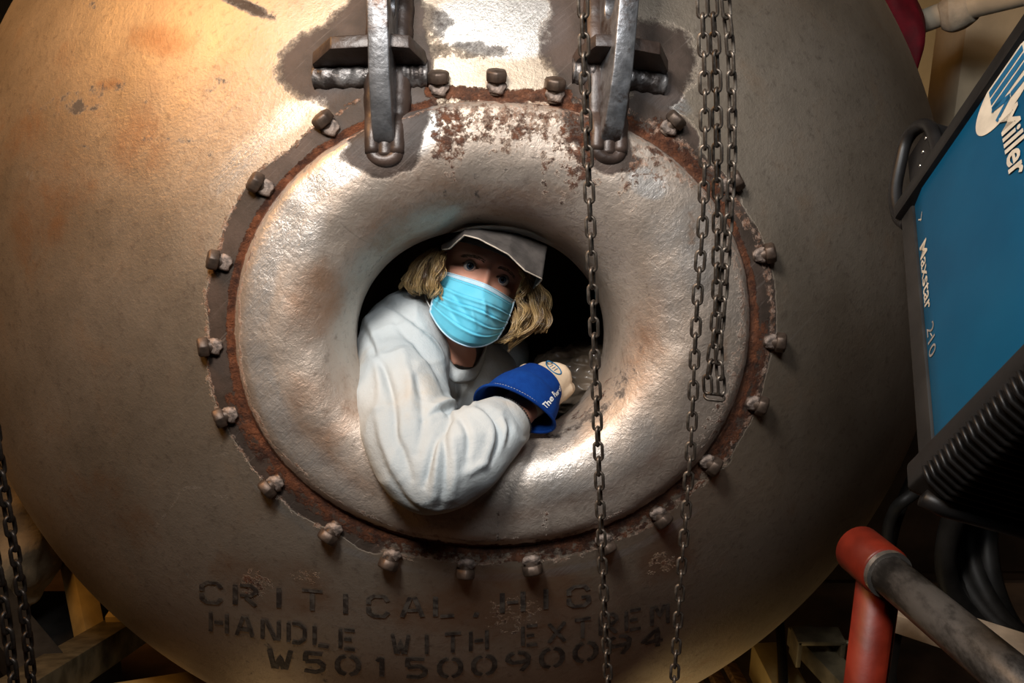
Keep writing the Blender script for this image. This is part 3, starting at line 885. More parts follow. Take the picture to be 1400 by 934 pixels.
for x0, y0, x1, y1 in ((-.022, .006, -.012, .016), (-.022, .020, -.012, .013), (.175, .012, .183, .016)):
    d = nrm([x1 - x0, y1 - y0, 0]) * .0008
    m_.add([(x0 - d[1], y0 + d[0], 0), (x1 - d[1], y1 + d[0], 0), (x1 + d[1], y1 - d[0], 0), (x0 + d[1], y0 - d[0], 0)], [(0, 1, 2, 3)])
me = m_.build('mark', M_WHITEPRINT); obj('printed_mark', on_case(me, .335, .006), welder)
# oval emblem with the bars of a letter M and the name running out of it
m_ = MB()
ov = [(0, 0, 0)] + [(.040 * math.cos(t), .064 * math.sin(t), 0) for t in np.linspace(0, 2 * math.pi, 48, endpoint=False)]
m_.add(ov, [(0, 1 + k, 1 + (k + 1) % 48) for k in range(48)])
em = m_.build('emblem', M_WHITEPRINT)
EA, EB = .362, .218
obj('emblem', on_case(em, EA, EB), welder)
m_ = MB()
def quad(x0, y0, x1, y1, wd):
    d = nrm([x1 - x0, y1 - y0, 0]) * wd / 2
    m_.add([(x0 - d[1], y0 + d[0], 0), (x1 - d[1], y1 + d[0], 0), (x1 + d[1], y1 - d[0], 0), (x0 + d[1], y0 - d[0], 0)], [(0, 1, 2, 3)])
for k in range(3): quad(-.024 + k * .0145, -.030, -.024 + k * .0145, .036, .0105)
quad(.004, -.030, .020, .002, .008); quad(.020, .002, .030, -.026, .007); quad(.020, .004, .024, .040, .008)
obj('emblem_bars', on_case(m_.build('emblem_bars', M_BLUEPRINT), EA, EB, .0014), welder)
nm = text_mesh('emblem_name', 'Miller', .046, M_WHITEPRINT, .35, .0010)
obj('emblem_name', on_case(nm, EA - .030, EB - .020, .0018), welder)
# sling that carries it, out of the top of the frame
m_ = MB(); top = wp(.2, LB, .1)
sl = spline([list(wp(.30, LB + .016, .1)), list(wp(.28, LB + .06, .1)), list(Vector(top) + Vector((0, .0, .35))), [top.x, top.y, 4.2]], 30)
m_.tube(sl, .012, 8); sl = spline([list(wp(.08, LB + .016, .1)), list(wp(.10, LB + .06, .1)), list(Vector(top) + Vector((0, .0, .35)))], 20)
m_.tube(sl, .012, 8)
tag(obj('lifting_sling', m_.build('lifting_sling', M_RUBBER, True)), 'dark sling rope rising from the top of the blue machine', 'rope')

# ------------------------------------------------------------------ red stand with the steel pipe through it
rs_top = at(1204, 775, 1.50)
rs = empty('red_pipe_stand', (rs_top.x, rs_top.y, 0), 'red painted upright post with a tee head at the lower right', 'stand')
m_ = MB(); m_.tube([(rs_top.x, rs_top.y, .012), (rs_top.x, rs_top.y, rs_top.z - .0)], .0325, 28)
obj('post', m_.build('post', M_RED, True), rs)
pa = at(1182, 748, 1.52); pb = at(1212, 783, 1.445); pe = at(1420, 958, 1.12)
d_ = (Vector(pe) - Vector(pb)).normalized()
h0 = Vector(pb) - d_ * .085; h1 = Vector(pb) + d_ * .0
m_ = MB()
m_.tube([h0, h0 + d_ * .003, h1 - d_ * .004, h1], [.034, .038, .038, .036], 32)
obj('tee_head', m_.build('tee_head', M_RED, True), rs)
m_ = MB(); m_.tube([h1 - d_ * .004, h1 + d_ * .010], .0355, 28)
obj('end_ring', m_.build('end_ring', M_CHROME, 'auto'), rs)
m_ = MB(); m_.tube([(rs_top.x, rs_top.y, 0.0), (rs_top.x, rs_top.y, .012)], .11, 32)
obj('foot_plate', m_.build('foot_plate', M_RED, 'auto'), rs)
m_ = MB(); ln = (Vector(pe) - h1).length + .15
m_.tube([h1 + d_ * .0105, h1 + d_ * ln], .0295, 28)
tag(obj('steel_pipe', m_.build('steel_pipe', M_GREYPIPE, True)), 'scuffed grey steel pipe slanting out of the red tee head', 'pipe')
# cream channel behind it
ca = c2w(atc(1196, 832, 1.74)); cb = c2w(atc(1420, 905, 1.62))
cd = (cb - ca).normalized(); up_ = Vector((0, 0, 1)); cs = cd.cross(up_).normalized(); cu_ = cs.cross(cd)
if cs.y < 0: cs = -cs
m_ = MB(); L_ = (cb - ca).length
prof_c = [(-.0, 0), (.075, 0), (.075, -.05), (.070, -.05), (.070, -.005), (.005, -.005), (.005, -.035), (0, -.035)]
Vv = [ca + cd * t + cs * a + cu_ * b for t in (0, L_ + .1) for (a, b) in prof_c]
m_.add(Vv, [tuple(range(8)), tuple(range(15, 7, -1))] + [(i, 8 + i, 8 + (i + 1) % 8, (i + 1) % 8) for i in range(8)])
chn = tag(obj('cream_channel', fix(m_.build('cream_channel', M_ALU, bevel=.0015))), 'scuffed cream metal channel lying behind the red post', 'channel')
m_ = MB(); sc_ = ca + cd * .045 + cs * .035 + cu_ * .0008
m_.add([sc_] + [sc_ + cd * (.018 * math.cos(t)) + cs * (.008 * math.sin(t)) for t in np.linspace(0, 2 * math.pi, 20, endpoint=False)], [(0, 1 + k, 1 + (k + 1) % 20) for k in range(20)])
obj('slot', m_.build('slot', M_RUBBER), chn)
# trestles under the channel
for k, t in enumerate((.02, L_ - .02)):
    q = ca + cd * t + cs * .035; m_ = MB()
    m_.box((q.x, q.y, (q.z - .04) / 2), (.02, 0, 0), (0, .02, 0), (0, 0, (q.z - .06) / 2))
    obj('leg', m_.build('leg', M_BLACKSTEEL, bevel=.003), chn)

# ------------------------------------------------------------------ cable coil, hoses, clutter at lower right
coil = empty('cable_coil', at(1440, 900, 2.1), 'big coil of thick black cable hanging under the vented black end', 'cable')
for k in range(5):
    cc = c2w(atc(1452 + k * 5, 740 + k * 6, 1.95 + .03 * k)); rad_ = .225 - .006 * k
    pl = [Vector(cc) + c2wd((rad_ * math.cos(t), rad_ * math.sin(t), .05 * math.sin(t * 2 + k))) for t in np.linspace(0, 2 * math.pi, 60)]
    m_ = MB(); m_.tube(pl, .021, 10); obj('turn', m_.build('turn', M_RUBBER, True), coil)
def hose(pts, r, label, mat=M_RUBBER, cat='hose', name='black_hose'):
    m_ = MB(); q = spline([list(at(*p)) for p in pts], 50); m_.tube(q, r, 10)
    return tag(obj(name, m_.build(name, mat, True)), label, cat)
hose([(1262, 600, 2.42), (1244, 640, 2.4), (1222, 690, 2.2), (1210, 730, 2.2), (1200, 800, 2.25), (1204, 880, 2.3), (1215, 960, 2.3)], .014, 'thin black hose looping down between the tank and the red tee head')
hose([(1290, 650, 2.15), (1245, 678, 2.1), (1222, 700, 2.12), (1214, 740, 2.15), (1230, 800, 2.2), (1262, 860, 2.3)], .013, 'thin black hose curling under the corner of the black vented end')
hose([(1040, 730, 3.1), (1050, 840, 2.65), (1054, 960, 2.25)], .012, 'thin black hose hanging in front of the yellow beam by the tank bottom')
# tarnished clamp on a brown beam
bm0 = at(1076, 850, 2.45); bm1 = at(1180, 960, 2.15)
def beam(name, p0, p1, w, h, mat, label, cat, roll=0):
    d = (Vector(p1) - Vector(p0)); L = d.length; d.normalize()
    s = d.cross(Vector((0, 0, 1))).normalized(); u = s.cross(d)
    s, u = s * math.cos(roll) + u * math.sin(roll), u * math.cos(roll) - s * math.sin(roll)
    m_ = MB(); m_.box((Vector(p0) + Vector(p1)) / 2, d * L / 2, s * w / 2, u * h / 2)
    o = obj(name, fix(m_.build(name, mat, bevel=.004)))
    return tag(o, label, cat) if label else o
beam('brown_beam', bm0, bm1, .06, .05, M_CLUTTER, 'tarnished narrow bar slanting down to the foot of the red post', 'bar')
cl = empty('clamp', at(1105, 868, 2.36), 'tarnished metal clamp sitting on the slanting bar left of the red post', 'clamp')
m_ = MB(); p = Vector(at(1105, 855, 2.33))
m_.box(p, (.055, 0, 0), (0, .03, 0), (.0, 0, .006)); m_.box(p + Vector((-.05, 0, -.03)), (.006, 0, 0), (0, .03, 0), (0, 0, .035)); m_.box(p + Vector((.05, 0, -.02)), (.006, 0, 0), (0, .03, 0), (0, 0, .022))
obj('jaw', m_.build('jaw', M_CLUTTER, bevel=.003), cl)
m_ = MB(); m_.tube([p + Vector((.02, 0, -.005)), p + Vector((.03, 0, -.10))], .009, 10); m_.tube([p + Vector((.056, -.01, -.01)), p + Vector((.085, -.015, -.01))], .007, 10)
obj('screw', m_.build('screw', M_CLUTTER, True), cl)
# cradle beams under the tank
beam('yellow_beam', at(1018, 862, 2.62), at(1075, 975, 2.32), .085, .10, M_YELLOW, 'broad yellow beam running under the right side of the tank', 'beam')
for k, (x0, x1) in enumerate(((930, 952), (958, 985), (985, 1016))):
    beam('pallet_board', at(x0 - 6, 880, 2.7), at(x1 + 10, 965, 2.45), .036, .02, M_WOOD,
         ('brown board farthest left under the tank edge', 'brown board in the middle under the tank edge', 'brown board beside the yellow beam')[k], 'board', .3)['group'] = 'brown boards under the tank'

# ------------------------------------------------------------------ lower left: cradle post, block, beams, sack
beam('cradle_post', at(100, 755, 2.75), at(124, 872, 2.66), .058, .06, M_YELLOW, 'cream square post propping the tank at lower left', 'post', .5)
beam('dark_beam', at(5, 968, 2.0), at(232, 826, 3.1), .09, .08, M_CLUTTER, 'dark greenish beam slanting across the bottom left corner', 'beam')
beam('dark_beam', at(-40, 800, 2.6), at(70, 940, 2.25), .10, .09, M_BLACKSTEEL, 'black beam behind the dark chains at the left edge', 'beam')
m_ = MB(); p = Vector(at(160, 850, 2.66)); m_.box(p, (.022, 0, 0), (0, .02, 0), (0, 0, .028))
tag(obj('small_block', m_.build('small_block', M_YELLOW, bevel=.003)), 'small yellow wooden block on the beam right of the cream post', 'block')
beam('floor_board', at(180, 950, 2.35), at(300, 930, 2.55), .18, .03, M_YELLOW, 'flat dull yellow board low under the tank bottom', 'board')
ms = bpy.data.meshes.new('canvas_sack'); bmq = bmesh.new(); bmesh.ops.create_icosphere(bmq, subdivisions=5, radius=1)
sc0 = Vector(at(-6, 742, 2.66))
for v in bmq.verts:
    q = np.array([list(v.co)]); k = 1 + .5 * (vnoise(q, 1.6)[0] - .5) + .22 * (vnoise(q, 4)[0] - .5) + .08 * (vnoise(q, 9)[0] - .5)
    v.co = sc0 + Vector((v.co.x * .21 * k, v.co.y * .18 * k, v.co.z * .235 * k))
bmq.to_mesh(ms); bmq.free(); smooth_on(ms); ms.materials.append(M_SACK)
tag(obj('canvas_sack', ms), 'grimy pale canvas sack slumped behind the dark chains at lower left', 'sack')
m_ = MB(); m_.box((sc0.x, sc0.y + .05, (sc0.z - .27) / 2), (.2, 0, 0), (0, .15, 0), (0, 0, (sc0.z - .27) / 2))
tag(obj('sack_bench', m_.build('sack_bench', M_BLACKSTEEL, bevel=.01)), 'black low bench carrying the canvas sack', 'bench')

# ------------------------------------------------------------------ upper right: pipe, column, red cloth
col_p = at(1335, 120, 3.3)
m_ = MB(); m_.box((col_p.x + .1, col_p.y + .1, 2.1), (.17, 0, 0), (0, .12, 0), (0, 0, 2.1))
clm = structure(obj('trim_1', m_.build('trim_1', M_BEIGELT, bevel=.006)))
m_ = MB(); m_.box(Vector(at(1366, 32, 3.25)), (.07, 0, .02), (0, .02, 0), (-.01, 0, .035))
tag(obj('junction_box', m_.build('junction_box', M_BLACKPL, bevel=.004)), 'small black box fixed to the cream column below the pipe', 'box')
pp = [list(at(1190, 46, 3.05)), list(at(1258, 30, 2.95)), list(at(1300, 16, 2.88)), list(at(1420, -14, 2.7))]
pipe = empty('cream_pipe', at(1300, 16, 2.9), 'cream painted overhead pipe with a wrapped elbow in the upper right corner', 'pipe')
m_ = MB(); m_.tube(spline(pp, 30), .034, 20); obj('tube', m_.build('tube', M_WHITEPIPE, True), pipe)
m_ = MB(); q = spline([list(at(1286, 22, 2.9)), list(at(1305, 18, 2.88)), list(at(1330, 10, 2.84))], 26)
V, Fc = tube_arrays(q, [.040 + .016 * math.sin(math.pi * i / 25) for i in range(26)], 28)
V = np.array(V); V += ((vnoise(V, 30) - .5) * .018)[:, None] * np.array([0.3, -.5, .8])
m_.add(V, Fc); obj('lagging', m_.build('lagging', M_LAG, True), pipe)
m_ = MB()
rc = [(1205, -60), (1222, -10), (1240, 30), (1252, 62), (1256, 95)]
V = []; n_s = 14
for i, (x, y) in enumerate(spline(rc, 30)):
    for j in range(n_s):
        t = 2 * math.pi * j / n_s; rw = .062 * (1 - .75 * (i / 29) ** 2) * (1 + .2 * math.sin(3 * t + i * .2))
        V.append(Vector(at(x - 8, y, 2.85)) + c2wd((rw * math.cos(t), 0, rw * 1.2 * math.sin(t))))
m_.add(V, grid_faces(30, n_s) + [tuple(range(n_s)), tuple(29 * n_s + k for k in range(n_s))])
tag(obj('red_cloth', fix(m_.build('red_cloth', M_REDCLOTH, True))), 'dark red cloth showing past the upper right edge of the tank', 'cloth')
# cabinet added behind at lower right: brown panel, made large to darken the wall
cb_ = empty('darkening_cabinet', at(1330, 760, 3.6), 'dark brown steel cabinet added behind the cable coil to darken the background', 'cabinet')
p_ = at(1330, 700, 3.6)
m_ = MB(); m_.box((p_.x + .1, p_.y + .25, .62), (.62, 0, 0), (0, .22, 0), (0, 0, .62)); obj('carcass', m_.build('carcass', M_CAB, bevel=.008), cb_)
for k in (-1, 1):
    m_ = MB(); m_.box((p_.x + .1 + k * .30, p_.y + .022, .62), (.285, 0, 0), (0, .012, 0), (0, 0, .57)); dr = obj('door', m_.build('door', M_CAB, bevel=.004), cb_)
    m_ = MB(); m_.box((p_.x + .1 + k * .06, p_.y + .0, .68), (.012, 0, 0), (0, .012, 0), (0, 0, .06)); obj('handle', m_.build('handle', M_BLACKSTEEL, bevel=.003), dr)

# keep what stands round the tank clear of its shell
bpy.context.view_layer.update()
CW = c2w(Cc)
for o in list(COL.objects):
    if o.parent is None and o.name.startswith(('black_hose', 'brown_beam', 'canvas_sack', 'cradle_post', 'dark_beam', 'floor_board', 'clamp', 'pallet_board', 'red_cloth', 'sack_bench', 'small_block', 'yellow_beam')):
        ms_ = [q for q in [o] + list(o.children) if q.type == 'MESH']
        for _ in range(4):
            bpy.context.view_layer.update()
            d, v = min((((q.matrix_world @ v.co) - CW).length, tuple(q.matrix_world @ v.co)) for q in ms_ for v in q.data.vertices)
            if d < 1.268: o.location = o.location + (Vector(v) - CW).normalized() * (1.272 - d)

# ------------------------------------------------------------------ the person in the manhole
M_SKIN = (lambda n: n.out(n.mix(n.ss(n.noise(14, 5), .3, .7), (.47, .22, .15), (.57, .29, .205)), .5, 0, n.bump(n.noise(420, 3), .12, .0006),
    **{'Subsurface_Weight': .12, 'Subsurface_Radius': (.012, .004, .002)}))(N('skin'))
M_SHIRT = (lambda n: n.out(
    n.mix(n.math('MULTIPLY', n.ss(n.noise(9, 5, .6), .5, .75), .45), n.mix(n.ss(n.noise(3.5, 4), .3, .7), (.35, .39, .41), (.50, .53, .535)), (.40, .325, .235)),
    .85, 0, n.bump(n.noise(420, 3), .35, .001, n.bump(n.noise(26, 6, .65), .4, .008))))(N('pale_cotton'))
M_MASK = (lambda n: n.out(n.mix(n.ss(n.noise(10, 4), .3, .7), (.085, .47, .64), (.16, .58, .74)), .65, 0, n.bump(n.noise(380, 3), .18, .0008), **{'Sheen_Weight': .1}))(N('blue_mask_cloth'))
M_MASKEDGE = simple('pale_mask_band', (.45, .62, .72), .7, 0, .1, 60, .2, .0008, 400)
M_LOOP = simple('white_elastic', (.75, .75, .73), .8, 0, .1, 200, .1)
M_STITCH = simple('stitch_thread', (.20, .36, .45), .8, 0, .1, 200, .1)
M_LEATHER = (lambda n: n.out(n.mix(n.ss(n.noise(28, 6, .7), .35, .7), (.038, .031, .027), (.078, .065, .057)), .85, 0, n.bump(n.noise(150, 6), .4, .0015)))(N('grey_suede'))
M_LEATHEREDGE = simple('pale_suede_edge', (.42, .35, .28), .9, 0, .25, 120, .3)
M_GLOVEBLUE = (lambda n: n.out(n.mix(n.ss(n.noise(22, 6, .7), .35, .7), (.001, .024, .15), (.003, .042, .22)), .9, 0, n.bump(n.noise(220, 5), .35, .0015), **{'Specular_IOR_Level': .15}))(N('blue_suede'))
M_GLOVETAN = simple('cream_goatskin', (.60, .46, .32), .65, 0, .15, 26, .35, .002, 90)
M_THREAD = simple('pale_thread', (.75, .75, .72), .8, 0, .1, 200, .1)
M_SCLERA = simple('shaded_eye_white', (.40, .36, .34), .18, 0, .06, 100, .0)  # white greyed down: shade over the eyes is put into the colour
M_IRIS = simple('grey_blue_iris', (.025, .04, .06), .12, 0, .3, 600, .0)
M_PUPIL = simple('pupil', (.004, .004, .005), .05, 0, .1, 100, .0)
M_BROW = simple('brown_brow_hair', (.13, .07, .035), .7, 0, .3, 300, .1)
M_TROUSER = simple('dark_denim', (.03, .035, .05), .85, 0, .2, 60, .3)
M_BOOT = simple('dark_boot_leather', (.03, .02, .014), .6, 0, .2, 30, .2)
hn = N('blond_hair')
hv = hn.attr('shade')
M_HAIR = hn.out(hn.mix(hv, (.065, .03, .011), (.66, .44, .19)), .34, 0, None, **{'Specular_IOR_Level': .6})

def rotm(yaw, pitch, roll):
    y, p, r = (math.radians(q) for q in (yaw, pitch, roll))
    Ry = np.array([[math.cos(y), 0, math.sin(y)], [0, 1, 0], [-math.sin(y), 0, math.cos(y)]])
    Rx = np.array([[1, 0, 0], [0, math.cos(p), -math.sin(p)], [0, math.sin(p), math.cos(p)]])
    Rz = np.array([[math.cos(r), -math.sin(r), 0], [math.sin(r), math.cos(r), 0], [0, 0, 1]])
    return Rz @ Ry @ Rx
HR = rotm(11, -6, -22.5)
EYE_D = 1.735
def zf(v):  # (x,y,z toward viewer) -> (x,y,forward)
    v = np.asarray(v, float).copy(); v[..., 2] *= -1; return v
_e = atc(667, 371.5, EYE_D)
HO = _e - zf(HR @ np.array([0, .010, .084]))
def hl(v):
    """head-local point(s) -> camera frame"""
    v = np.atleast_2d(np.asarray(v, float))
    return HO + zf(v @ HR.T)
def hlw(v): return [c2w(q) for q in hl(v)]

person = empty('person', (c2w(atc(560, 700, 2.3)).x, c2w(atc(560, 700, 2.3)).y, .11),
               'person in pale shirt, blue face mask and glove leaning an elbow out of the manhole', 'person')

# --- head as stacked rings: yf, yb, half width, z front, z back
HT = [(.110, .110, .002, -.004, -.008), (.107, .107, .030, .028, -.040), (.098, .098, .050, .054, -.070), (.080, .080, .065, .076, -.092), (.058, .058, .0725, .089, -.102),
      (.034, .036, .0755, .0945, -.105), (.012, .014, .0745, .0900, -.104), (-.006, -.006, .0735, .0895, -.100), (-.030, -.028, .0720, .0915, -.094), (-.055, -.048, .067, .0925, -.084),
      (-.080, -.062, .059, .0905, -.075), (-.102, -.074, .047, .086, -.069), (-.116, -.083, .033, .075, -.066), (-.124, -.092, .042, .046, -.066), (-.140, -.110, .052, .030, -.066), (-.160, -.135, .054, .026, -.066)]
hr = spline(HT, 210)
PS = np.linspace(0, 2 * math.pi, 180, endpoint=False)
Vh = []
for (yf, yb, wx, z1, z0) in hr:
    zc = (z1 + z0) / 2 ; zr = (z1 - z0) / 2
    c = np.cos(PS); s = np.sin(PS)
    e = 2 / 2.15
    x = wx * np.sign(s) * np.abs(s) ** e; z = zc + zr * np.sign(c) * np.abs(c) ** e
    y = yb + (yf - yb) * (1 + c) / 2
    Vh.append(np.stack([x, y, z], 1))
Vh = np.vstack(Vh)
def g2(x, y, cx, cy, sx, sy): return np.exp(-((x - cx) / sx) ** 2 - ((y - cy) / sy) ** 2)
def face_disp(V):
    x, y, z = V[:, 0], V[:, 1], V[:, 2]
    fr = sstep(.02, .06, z)
    ax = np.abs(x)
    d = np.zeros(len(V))
    d += -.0120 * g2(ax, y, .030, .008, .0170, .0105)              # eye sockets
    d += -.004 * g2(ax, y, .052, .010, .010, .012)
    d += .0045 * g2(ax, y, .030, .0275, .020, .0065)               # brow ridge
    d += .0055 * g2(ax, y, .031, .0085, .0125, .0075)              # eyeball bulge under the lids
    d += -.0016 * g2(ax, y, .031, .0175, .015, .0022)              # lid crease
    nb = .006 + .015 * sstep(.018, -.035, y)                        # nose, bridge to tip
    nose = nb * np.exp(-(x / (.0085 + .006 * sstep(.0, -.04, y))) ** 2) * sstep(.034, .012, y) * sstep(-.056, -.044, y)
    d += nose
    d += .006 * g2(ax, y, .014, -.042, .006, .006)
    d += .005 * g2(ax, y, .045, -.018, .018, .014)                 # cheekbones
    d += .005 * g2(x, y, 0, -.078, .022, .006) + .004 * g2(x, y, 0, -.105, .02, .01)
    return d * fr
Vh[:, 2] += face_disp(Vh)
nr = len(hr)
# --- neck and trunk rings in the camera frame
sR = atc(556, 452, 1.86); sL = sR + nrm([.42, -.16, .88]) * .36
sx_ = nrm(sL - sR); dn = np.array([-.10, -.80, .58]); dn = nrm(dn - sx_ * (dn @ sx_)); fz = np.cross(sx_, dn)
if fz[2] > 0: fz = -fz                                             # chest faces the camera side
mid = (sR + sL) / 2
def ring_cf(c, rx, rf, n=180, e=2.3):
    cc = np.cos(PS); ss_ = np.sin(PS)
    return c + np.outer(rx * np.sign(ss_) * np.abs(ss_) ** (2 / e), sx_) + np.outer(rf * np.sign(cc) * np.abs(cc) ** (2 / e), fz)
hb = hl([[0, -.150, -.02]])[0]
trunk = [(mid - dn * .045, .075, .062), (mid - dn * .012, .145, .078), (mid + dn * .03, .175, .092), (mid + dn * .10, .170, .105), (mid + dn * .20, .158, .108), (mid + dn * .32, .145, .102), (mid + dn * .42, .155, .108), (mid + dn * .50, .150, .10)]
headC = hl(Vh)
lastring = headC[-180:]
# fade the last head ring into the first trunk ring
rowsB = [headC]
first = ring_cf(*trunk[0])
for t in (.25, .5, .75): rowsB.append(lastring * (1 - t) + first * t + 0 * lastring)
tr = spline([np.r_[c, a, b] for (c, a, b) in trunk], 44)
for q in tr: rowsB.append(ring_cf(q[:3], q[3], q[4]))
VB = np.vstack(rowsB); nB = len(VB) // 180
FB = grid_faces(nB, 180) + [tuple(range(180)), tuple((nB - 1) * 180 + k for k in range(179, -1, -1))]
body_mb = MB(); body_mb.add(VB, FB)
def limb(mb, pts, rads, n=40, sides=20):
    q = spline([np.r_[p, r] for p, r in zip(pts, rads)], n)
    mb.tube(q[:, :3], list(q[:, 3]), sides)
    for i in (0, n - 1):   # round ends
        c = q[i, :3]; r = q[i, 3]
        V = [c + r * np.array([math.sin(a) * math.cos(b), math.sin(a) * math.sin(b), math.cos(a)]) for a in np.linspace(.05, math.pi - .05, 9) for b in np.linspace(0, 2 * math.pi, 14, endpoint=False)]
        mb.add(V, grid_faces(9, 14) + [tuple(range(14)), tuple(8 * 14 + k for k in range(13, -1, -1))])
ELB = atc(590, 646, 1.560); WR = atc(722, 547, 1.682); HAND = atc(762, 522, 1.738)
ARM = [sR + sx_ * .01, atc(551, 500, 1.765), atc(552, 545, 1.675), atc(567, 600, 1.605), ELB, atc(636, 622, 1.575), atc(686, 580, 1.635), WR]
limb(body_mb, ARM, [.055, .05, .047, .044, .041, .040, .036, .030], 60)
EL2 = sL + np.array([.03, -.22, .20]); WR2 = EL2 + np.array([-.10, -.16, -.12])
limb(body_mb, [sL, sL * .5 + EL2 * .5, EL2, EL2 * .5 + WR2 * .5, WR2], [.055, .046, .041, .036, .027], 40)
def hand_limbs(mb, wrist, fwd, side, back, s=1.0, curl=1.0, rr=1.0):
    """palm and five unequal fingers; fwd along the hand, side towards the thumb, back away from the palm"""
    fwd, side, back = nrm(fwd), nrm(side), nrm(back)
    pal = wrist + fwd * .05 * s
    for k in (-1, -.33, .33, 1): limb(mb, [wrist + side * .014 * k, pal + side * .026 * k * s, wrist + fwd * .09 * s + side * .032 * k * s], [.017 * rr, .0155 * rr, .0115 * rr], 14, 12)
    for k, L in ((.98, .074), (.34, .082), (-.32, .076), (-.98, .060)):
        b = wrist + fwd * .09 * s + side * .032 * k * s
        a1_, a2, a3 = .5 * curl, 1.25 * curl, 1.9 * curl
        p = [b]
        for a, fr_ in ((a1_, .45), (a2, .31), (a3, .24)):
            p.append(p[-1] + (fwd * math.cos(a) - back * math.sin(a)) * L * fr_ * s)
        limb(mb, p, [.0102 * rr, .0095 * rr, .0088 * rr, .0078 * rr], 20, 12)
    t0 = wrist + fwd * .028 * s + side * .028 * s
    limb(mb, [t0, t0 + (side * .7 + fwd * .6 - back * .3) * .038 * s, t0 + (side * .45 + fwd * .95 - back * .6) * .068 * s, t0 + (side * .2 + fwd * 1.0 - back * 1.0) * .088 * s], [.014 * rr, .0118 * rr, .0105 * rr, .0085 * rr], 18, 12)
HF = nrm(np.array([.52, .36, .60])); HB = nrm(np.array([.35, .62, -.72])); HB = nrm(HB - HF * (HB @ HF)); HS = np.cross(HB, HF)
if HS[1] < 0: HS = -HS                                             # thumb side up and inward
hand_limbs(body_mb, WR, HF, HS, HB, .78, 1.1, .95)
hand_limbs(body_mb, WR2, nrm(WR2 - EL2), sx_, fz, 1.0, .5)
bme = bpy.data.meshes.new('body'); bme.from_pydata([tuple(v) for v in body_mb.V], [], body_mb.F)
body_me = evaluated(bme, [('REMESH', dict(mode='VOXEL', voxel_size=.0026))])
# relax the neck join, keep the face
Vb = get_v(body_me)
def smooth_verts(me, V, wgt, it):
    ne = len(me.edges); e = np.empty(ne * 2, np.int32); me.edges.foreach_get('vertices', e); e = e.reshape(-1, 2)
    deg = np.bincount(e.ravel(), minlength=len(V)).astype(float)[:, None] + 1e-9
    for _ in range(it):
        a = np.stack([np.bincount(e[:, 0], V[e[:, 1], k], len(V)) + np.bincount(e[:, 1], V[e[:, 0], k], len(V)) for k in range(3)], 1) / deg
        V = V + (a - V) * wgt[:, None]
    return V
loc = zf(Vb - HO) @ HR          # camera frame -> head local
neckw = 1 - sstep(-.12, -.09, loc[:, 1])
Vb = smooth_verts(body_me, Vb, .12 + .5 * neckw * 1.0, 6)
loc = zf(Vb - HO) @ HR
# --- eye openings
EC = [np.array([-.031, .0095]), np.array([.031, .0095])]
def almond(x, y, side):
    """signed: <1 inside; inner corner slightly lower"""
    s = 1 if side > 0 else -1
    xx = (x - s * .031) * s; yy = y - .0085 - xx * .06
    h = np.where(yy > 0, .0033, .0028) * np.sqrt(np.maximum(1e-6, 1 - (xx / .0140) ** 2)) ** 1.3 + 1e-5
    return np.maximum(np.abs(yy) / h, np.abs(xx) / .0140), xx, yy, h
set_v(body_me, np.array([c2w(v) for v in Vb]))
bm = bmesh.new(); bm.from_mesh(body_me); bm.verts.ensure_lookup_table()
kill = set()
for s in (-1, 1):
    q, xx, yy, h = almond(loc[:, 0], loc[:, 1], s)
    ins = (q < 1.0) & (loc[:, 2] > .06)
    kill |= set(np.nonzero(ins)[0].tolist())
vk = [bm.verts[i] for i in kill]
nb_idx = set()
for v in vk:
    for e in v.link_edges:
        o_ = e.other_vert(v)
        if o_.index not in kill: nb_idx.add(o_.index)
    for f in v.link_faces:
        for o_ in f.verts:
            if o_.index not in kill: nb_idx.add(o_.index)
for i in nb_idx:
    x, y, z = loc[i]; s = 1 if x > 0 else -1
    xx = (x - s * .031) * s; yy = y - .0085 - xx * .06
    xx = max(-.0140, min(.0140, xx))
    hh = (.0033 if yy > 0 else .0028) * max(1e-6, 1 - (xx / .0140) ** 2) ** .65
    yy = math.copysign(hh, yy)
    nx = s * (.031 + s * 0) + xx * s; ny = .0085 + xx * .06 + yy
    bm.verts[i].co = hlw([[nx, ny, z]])[0]
bmesh.ops.delete(bm, geom=vk, context='VERTS')
bm.to_mesh(body_me); bm.free(); smooth_on(body_me)
body_me.materials.clear(); body_me.materials.append(M_SKIN)
body = obj('body', body_me, person)
